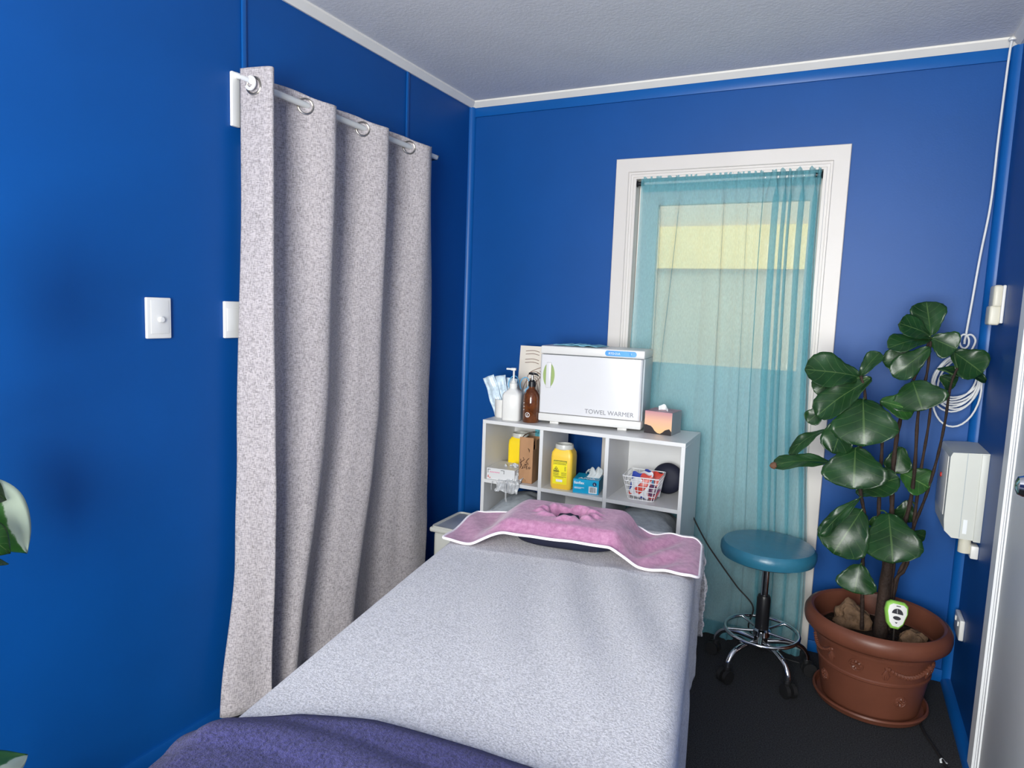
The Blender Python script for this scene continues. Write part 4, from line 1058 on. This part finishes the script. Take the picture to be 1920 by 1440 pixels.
LEAVES = [
 ((1745, 630), (1737, 565), 48, Y+.02, Y+.06, 'leaf', (.1, 0, .3), .10),
 ((1744, 631), (1686, 606), 40, Y+.01, Y-.05, 'leaf', (0, 0, .6), .12),
 ((1743, 636), (1665, 652), 36, Y, Y-.08, 'leaf', (0, 0, .8), .15),
 ((1722, 668), (1655, 678), 34, Y-.02, Y-.03, 'leaf', (0, 0, .2), .10),
 ((1744, 652), (1674, 706), 38, Y-.04, Y-.06, 'leaf', (0, 0, .1), .10),
 ((1746, 634), (1794, 655), 44, Y+.02, Y+.0, 'leaf', (.1, 0, .2), .10),
 ((1786, 660), (1842, 700), 52, Y+.08, Y+.06, 'leaf', (0, 0, .5), .15),
 ((1756, 692), (1850, 713), 26, Y+.05, Y+.10, 'leaf', (0, 0, 1.2), .12),
 ((1762, 706), (1792, 722), 26, Y+.09, Y+.10, 'leaf', (0, 0, .2), .1),
 ((1711, 715), (1730, 770), 76, Y-.02, Y-.06, 'leaf', (0, 0, .2), .10),
 ((1650, 752), (1714, 772), 44, Y-.06, Y-.05, 'leaf2', (.1, 0, .5), .15),
 ((1612, 708), (1510, 692), 60, Y-.12, Y-.19, 'leaf', (0, 0, .5), .14),
 ((1634, 708), (1530, 780), 50, Y-.13, Y-.18, 'leaf', (-.2, 0, .5), .12),
 ((1545, 765), (1514, 792), 28, Y-.08, Y-.10, 'leaf', (0, 0, .3), .1),
 ((1560, 715), (1527, 735), 36, Y-.08, Y-.10, 'leaf', (0, 0, .0), .1),
 ((1613, 706), (1650, 660), 26, Y-.11, Y-.09, 'leaf', (-.4, 0, .2), .15),
 ((1590, 775), (1562, 850), 50, Y-.12, Y-.14, 'leaf', (-.2, 0, .2), .12),
 ((1604, 838), (1600, 917), 92, Y-.12, Y-.18, 'leaf', (0, 0, .45), .14),
 ((1618, 748), (1620, 836), 92, Y-.14, Y-.22, 'leaf', (0, 0, .55), .24),
 ((1550, 806), (1480, 856), 24, Y-.10, Y-.14, 'leaf', (0, 0, 1.2), .35),
 ((1562, 868), (1448, 872), 30, Y-.12, Y-.20, 'leaf', (0, 0, 1.0), .18),
 ((1605, 925), (1686, 896), 46, Y-.05, Y-.08, 'leaf', (0, 0, .4), .15),
 ((1690, 887), (1742, 915), 48, Y+.03, Y+.0, 'leaf2', (0, 0, .5), .12),
 ((1704, 938), (1692, 978), 30, Y+.06, Y+.06, 'leaf', (0, 0, 0), .1),
 ((1690, 838), (1680, 888), 38, Y+.05, Y+.02, 'leaf', (0, 0, 0), .1),
 ((1666, 962), (1674, 1056), 80, Y-.06, Y-.15, 'leaf', (.1, 0, .35), .14),
 ((1616, 956), (1562, 1038), 74, Y-.10, Y-.16, 'leaf', (.2, 0, .4), .16),
 ((1612, 935), (1538, 1004), 26, Y-.12, Y-.17, 'leaf', (-.2, 0, .9), .12),
 ((1612, 1058), (1602, 1112), 56, Y-.09, Y-.12, 'leaf', (0, 0, .3), .12),
 ((1641, 968), (1637, 988), 16, Y-.02, Y-.02, 'leaf2', (0, 0, .3), .1),
 ((1712, 998), (1735, 1007), 18, Y+.04, Y+.06, 'leaf', (0, 0, .2), .1),
]
for i, L_ in enumerate(LEAVES):
    leaf(L_[0], L_[1], L_[2], L_[3], L_[4], L_[5], L_[6], L_[7], seed=i*1.7, wav=.032)
tipb = MB()
tb_ = P(1449, 873, 1, Y-.20)
part('dry_tip', MB().lathe([(0, -.012), (.012, -.006), (.017, .004), (.012, .012), (0, .014)], n=12, mtx=Matrix.Translation(tb_) @ Matrix.Rotation(radians(80), 4, 'Y') @ Matrix.Diagonal((.8, .45, 1, 1))), M['tan'], pl, 'brown dried leaf tip', world=True)

def rock(name, lab, c, s, seed):
    bm = bmesh.new(); bmesh.ops.create_icosphere(bm, subdivisions=4, radius=1)
    mb = MB()
    vs = []
    for v in bm.verts:
        p = v.co.copy(); k = 1+.35*noise.noise(p*1.6+Vector((seed, 0, 0)))+.14*noise.noise(p*4+Vector((seed, 3, 0)))
        p = p*k; vs.append(Vector((p.x*s[0], p.y*s[1], max(p.z, -.5)*s[2]))+Vector(c))
    bm.verts.index_update(); mb.add(vs, [[q.index for q in f.verts] for f in bm.faces]); bm.free()
    o = mesh_obj(name, mb, M['rock'], None, smooth=35); tag(o, lab, 'stone', 'stones on the potting soil'); return o
rock('stone', 'larger brown stone on soil behind fig stems', (PX-.078, PY+.035, .280), (.066, .045, .062), 1.3)
rock('stone', 'smaller pale-edged brown stone on soil beside lime green meter', (PX+.118, PY-.035, .262), (.048, .035, .050), 6.1)

mm = thing('soil_meter', 'lime green soil moisture meter stuck in plant pot', 'moisture meter', P(1677, 1190, 1, PY-.115), 0)
o0 = mm.location.copy(); mm.location.z = .25
px_ = MB(); hz = P(1679, 1153, 1, PY-.115).z-.25; hx = P(1679, 1153, 1, PY-.115).x-mm.location.x
mtx_ = Matrix.Translation((hx, 0, hz)) @ Matrix.Rotation(radians(-14), 4, 'X') @ Matrix.Rotation(radians(14), 4, 'Z') @ Matrix.Rotation(radians(4), 4, 'Y')
ol = [(-.021, .048), (.021, .048), (.034, .038), (.037, .012), (.026, -.030), (.012, -.046), (-.012, -.046), (-.026, -.030), (-.037, .012), (-.034, .038)]
def shell(sc, y0, y1):
    mb = MB(); k = len(ol); rows = []
    for s_, y in ((.86*sc, y0), (1*sc, y0+.25*(y1-y0)), (1*sc, y0+.75*(y1-y0)), (.86*sc, y1)): rows.append([mtx_ @ Vector((p[0]*s_, y, p[1]*s_)) for p in ol])
    vs = [p for r in rows for p in r]
    mb.add(vs, [(i*k+j, i*k+(j+1) % k, (i+1)*k+(j+1) % k, (i+1)*k+j) for i in range(3) for j in range(k)]+[tuple(range(k)), tuple(3*k+j for j in range(k))[::-1]]); return mb
part('head', shell(1, -.014, .014), M['lime'], mm, smooth=50)
part('face', shell(.80, -.0165, -.012), M['plastic'], mm, 'white dial face', smooth=50)
dl = MB()
def dpt(x, z, y=-.0172): return mtx_ @ Vector((x, y, z))
arc = [dpt(.018*cos(a), .006+.018*sin(a)) for a in [pi*i/16 for i in range(17)]]
dl.add(arc+[p+(mtx_.to_3x3() @ Vector((0, .001, 0))) for p in arc], [tuple(range(17))]+[tuple(range(33, 16, -1))]+[(i, i+1, i+18, i+17) for i in range(16)])
ov = [dpt(.0125*cos(a), -.008+.0065*sin(a)) for a in [2*pi*i/20 for i in range(20)]]; dl.add(ov, [tuple(range(20))])
dl.add([dpt(-.005, -.022), dpt(.005, -.022), dpt(0, -.027)], [(0, 1, 2)])
dl.add([dpt(-.008, .031), dpt(.008, .031), dpt(.006, .034), dpt(-.006, .034)], [(0, 1, 2, 3)])
part('dial', dl, M['ink'], mm, 'black half-round dial', smooth=0)
part('needle', MB().tube([dpt(-.001, .008, -.018), dpt(-.003, .021, -.018)], .0007, 5), M['whiteink'], mm)
part('probe', MB().cyl((hx, 0, hz-.04), (0, 0, -.03), .0026, 8), M['metalpin'], mm, 'thin steel probe')

# ------------------------------------------------------------------ variegated plant by the near side wall
LX, LY = .26, -2.47
p2 = thing('variegated_plant', 'variegated green and white leafy plant at photo edge by blue wall', 'potted plant', (LX, LY, 0))
part('pot', MB().lathe([(0, 0), (.10, 0), (.115, .01), (.135, .20), (.142, .205), (.142, .225), (.130, .225), (.125, .19), (0, .19)], n=48), M['terracotta'], p2)
m, nt, b = newmat('variegated_leaf')
uvn = N(nt, 'ShaderNodeUVMap'); sp3 = N(nt, 'ShaderNodeSeparateXYZ'); nt.links.new(uvn.outputs[0], sp3.inputs[0])
nn = nz(nt, tex(nt), 35, 4); ad = N(nt, 'ShaderNodeMath', operation='ADD'); nt.links.new(sp3.outputs[0], ad.inputs[0])
sc_ = N(nt, 'ShaderNodeMath', operation='MULTIPLY_ADD'); sc_.inputs[1].default_value = .5; nt.links.new(nn, sc_.inputs[0]); nt.links.new(sc_.outputs[0], ad.inputs[1])
tl_ = N(nt, 'ShaderNodeMath', operation='MULTIPLY_ADD'); tl_.inputs[1].default_value = .9; tl_.inputs[2].default_value = -.63; nt.links.new(sp3.outputs[1], tl_.inputs[0]); nt.links.new(tl_.outputs[0], sc_.inputs[2])
nt.links.new(ramp(nt, ad.outputs[0], [(.15, (.03, .12, .02)), (.26, (.06, .17, .04)), (.34, (.48, .56, .42))]), b.inputs['Base Color']); b.inputs['Roughness'].default_value = .4
M['varieg'] = m
STEMS2 = []
for k, (dx, dy, h) in enumerate(((-.05, .05, .95), (-.02, .02, .80), (.03, .07, .42), (-.01, .0, 1.42))):  # the tallest stem is out of view, added to carry the shading leaves
    sp_ = spline([(LX+dx*.2, LY+dy*.2, .19), (LX+dx*.6, LY+dy*.7, .19+(h-.19)*.5), (LX+dx, LY+dy, h)], 8); STEMS2.append(sp_)
    part('stem', MB().tube(sp_, .006, 8), M['leaf2'], p2, world=True)
STEMS_OLD = STEMS; STEMS = STEMS2
L2 = [((-70, 897), (52, 1038), 86, .19, .17, (.2, -.1, .4)), ((-40, 905), (12, 938), 40, .22, .20, (0, 0, .6)), ((-55, 985), (20, 1038), 50, .23, .22, (0, 0, .3)),
      ((-50, 1050), (17, 1057), 18, .22, .2, (0, 0, .8)), ((-60, 1455), (52, 1415), 62, .26, .22, (0, 0, 1.2)), ((-120, 900), (-60, 800), 80, .25, .25, (0, 0, .4)), ((-110, 1000), (-190, 1040), 80, .3, .34, (0, 0, .4)),
      ((-140, 590), (-45, 520), 110, .24, .30, (0, 0, .3)), ((-150, 560), (-70, 420), 110, .25, .32, (.4, 0, .2)), ((-150, 640), (-60, 650), 100, .25, .30, (.2, 0, .5))]  # unseen upper leaves, added to cast a dark patch on the wall
for i, (b_, t_, w_, x0, x1, tl) in enumerate(L2):
    B = P(*b_, 0, x0); Tp = P(*t_, 0, x1); wid = w_/FPX*(CAMV-B).length
    mb = leafblade(B, Tp, wid, (CAMV-B).normalized()+Vector(tl), .10, -.06, .008, i*2.1, lw=LW2, flip=1 if i == 4 else -1)
    part('leaf', mb, M['varieg'] if i in (0, 4, 5, 6) else M['leaf2'], p2, None, world=True, smooth=80, solid=.001)

# scrap on the carpet
sc1 = MB().sheet(lambda u, v: (P(1762, 1432, 2, 0)+Vector((.022*u, .018*v+.006*u, .004+.006*sin(u*5)*v)))[:], 6, 6)
o = mesh_obj('paper_scrap', sc1, M['tissue'], None, solid=.0015); tag(o, 'small white paper scrap on carpet beside black cable', 'paper scrap')
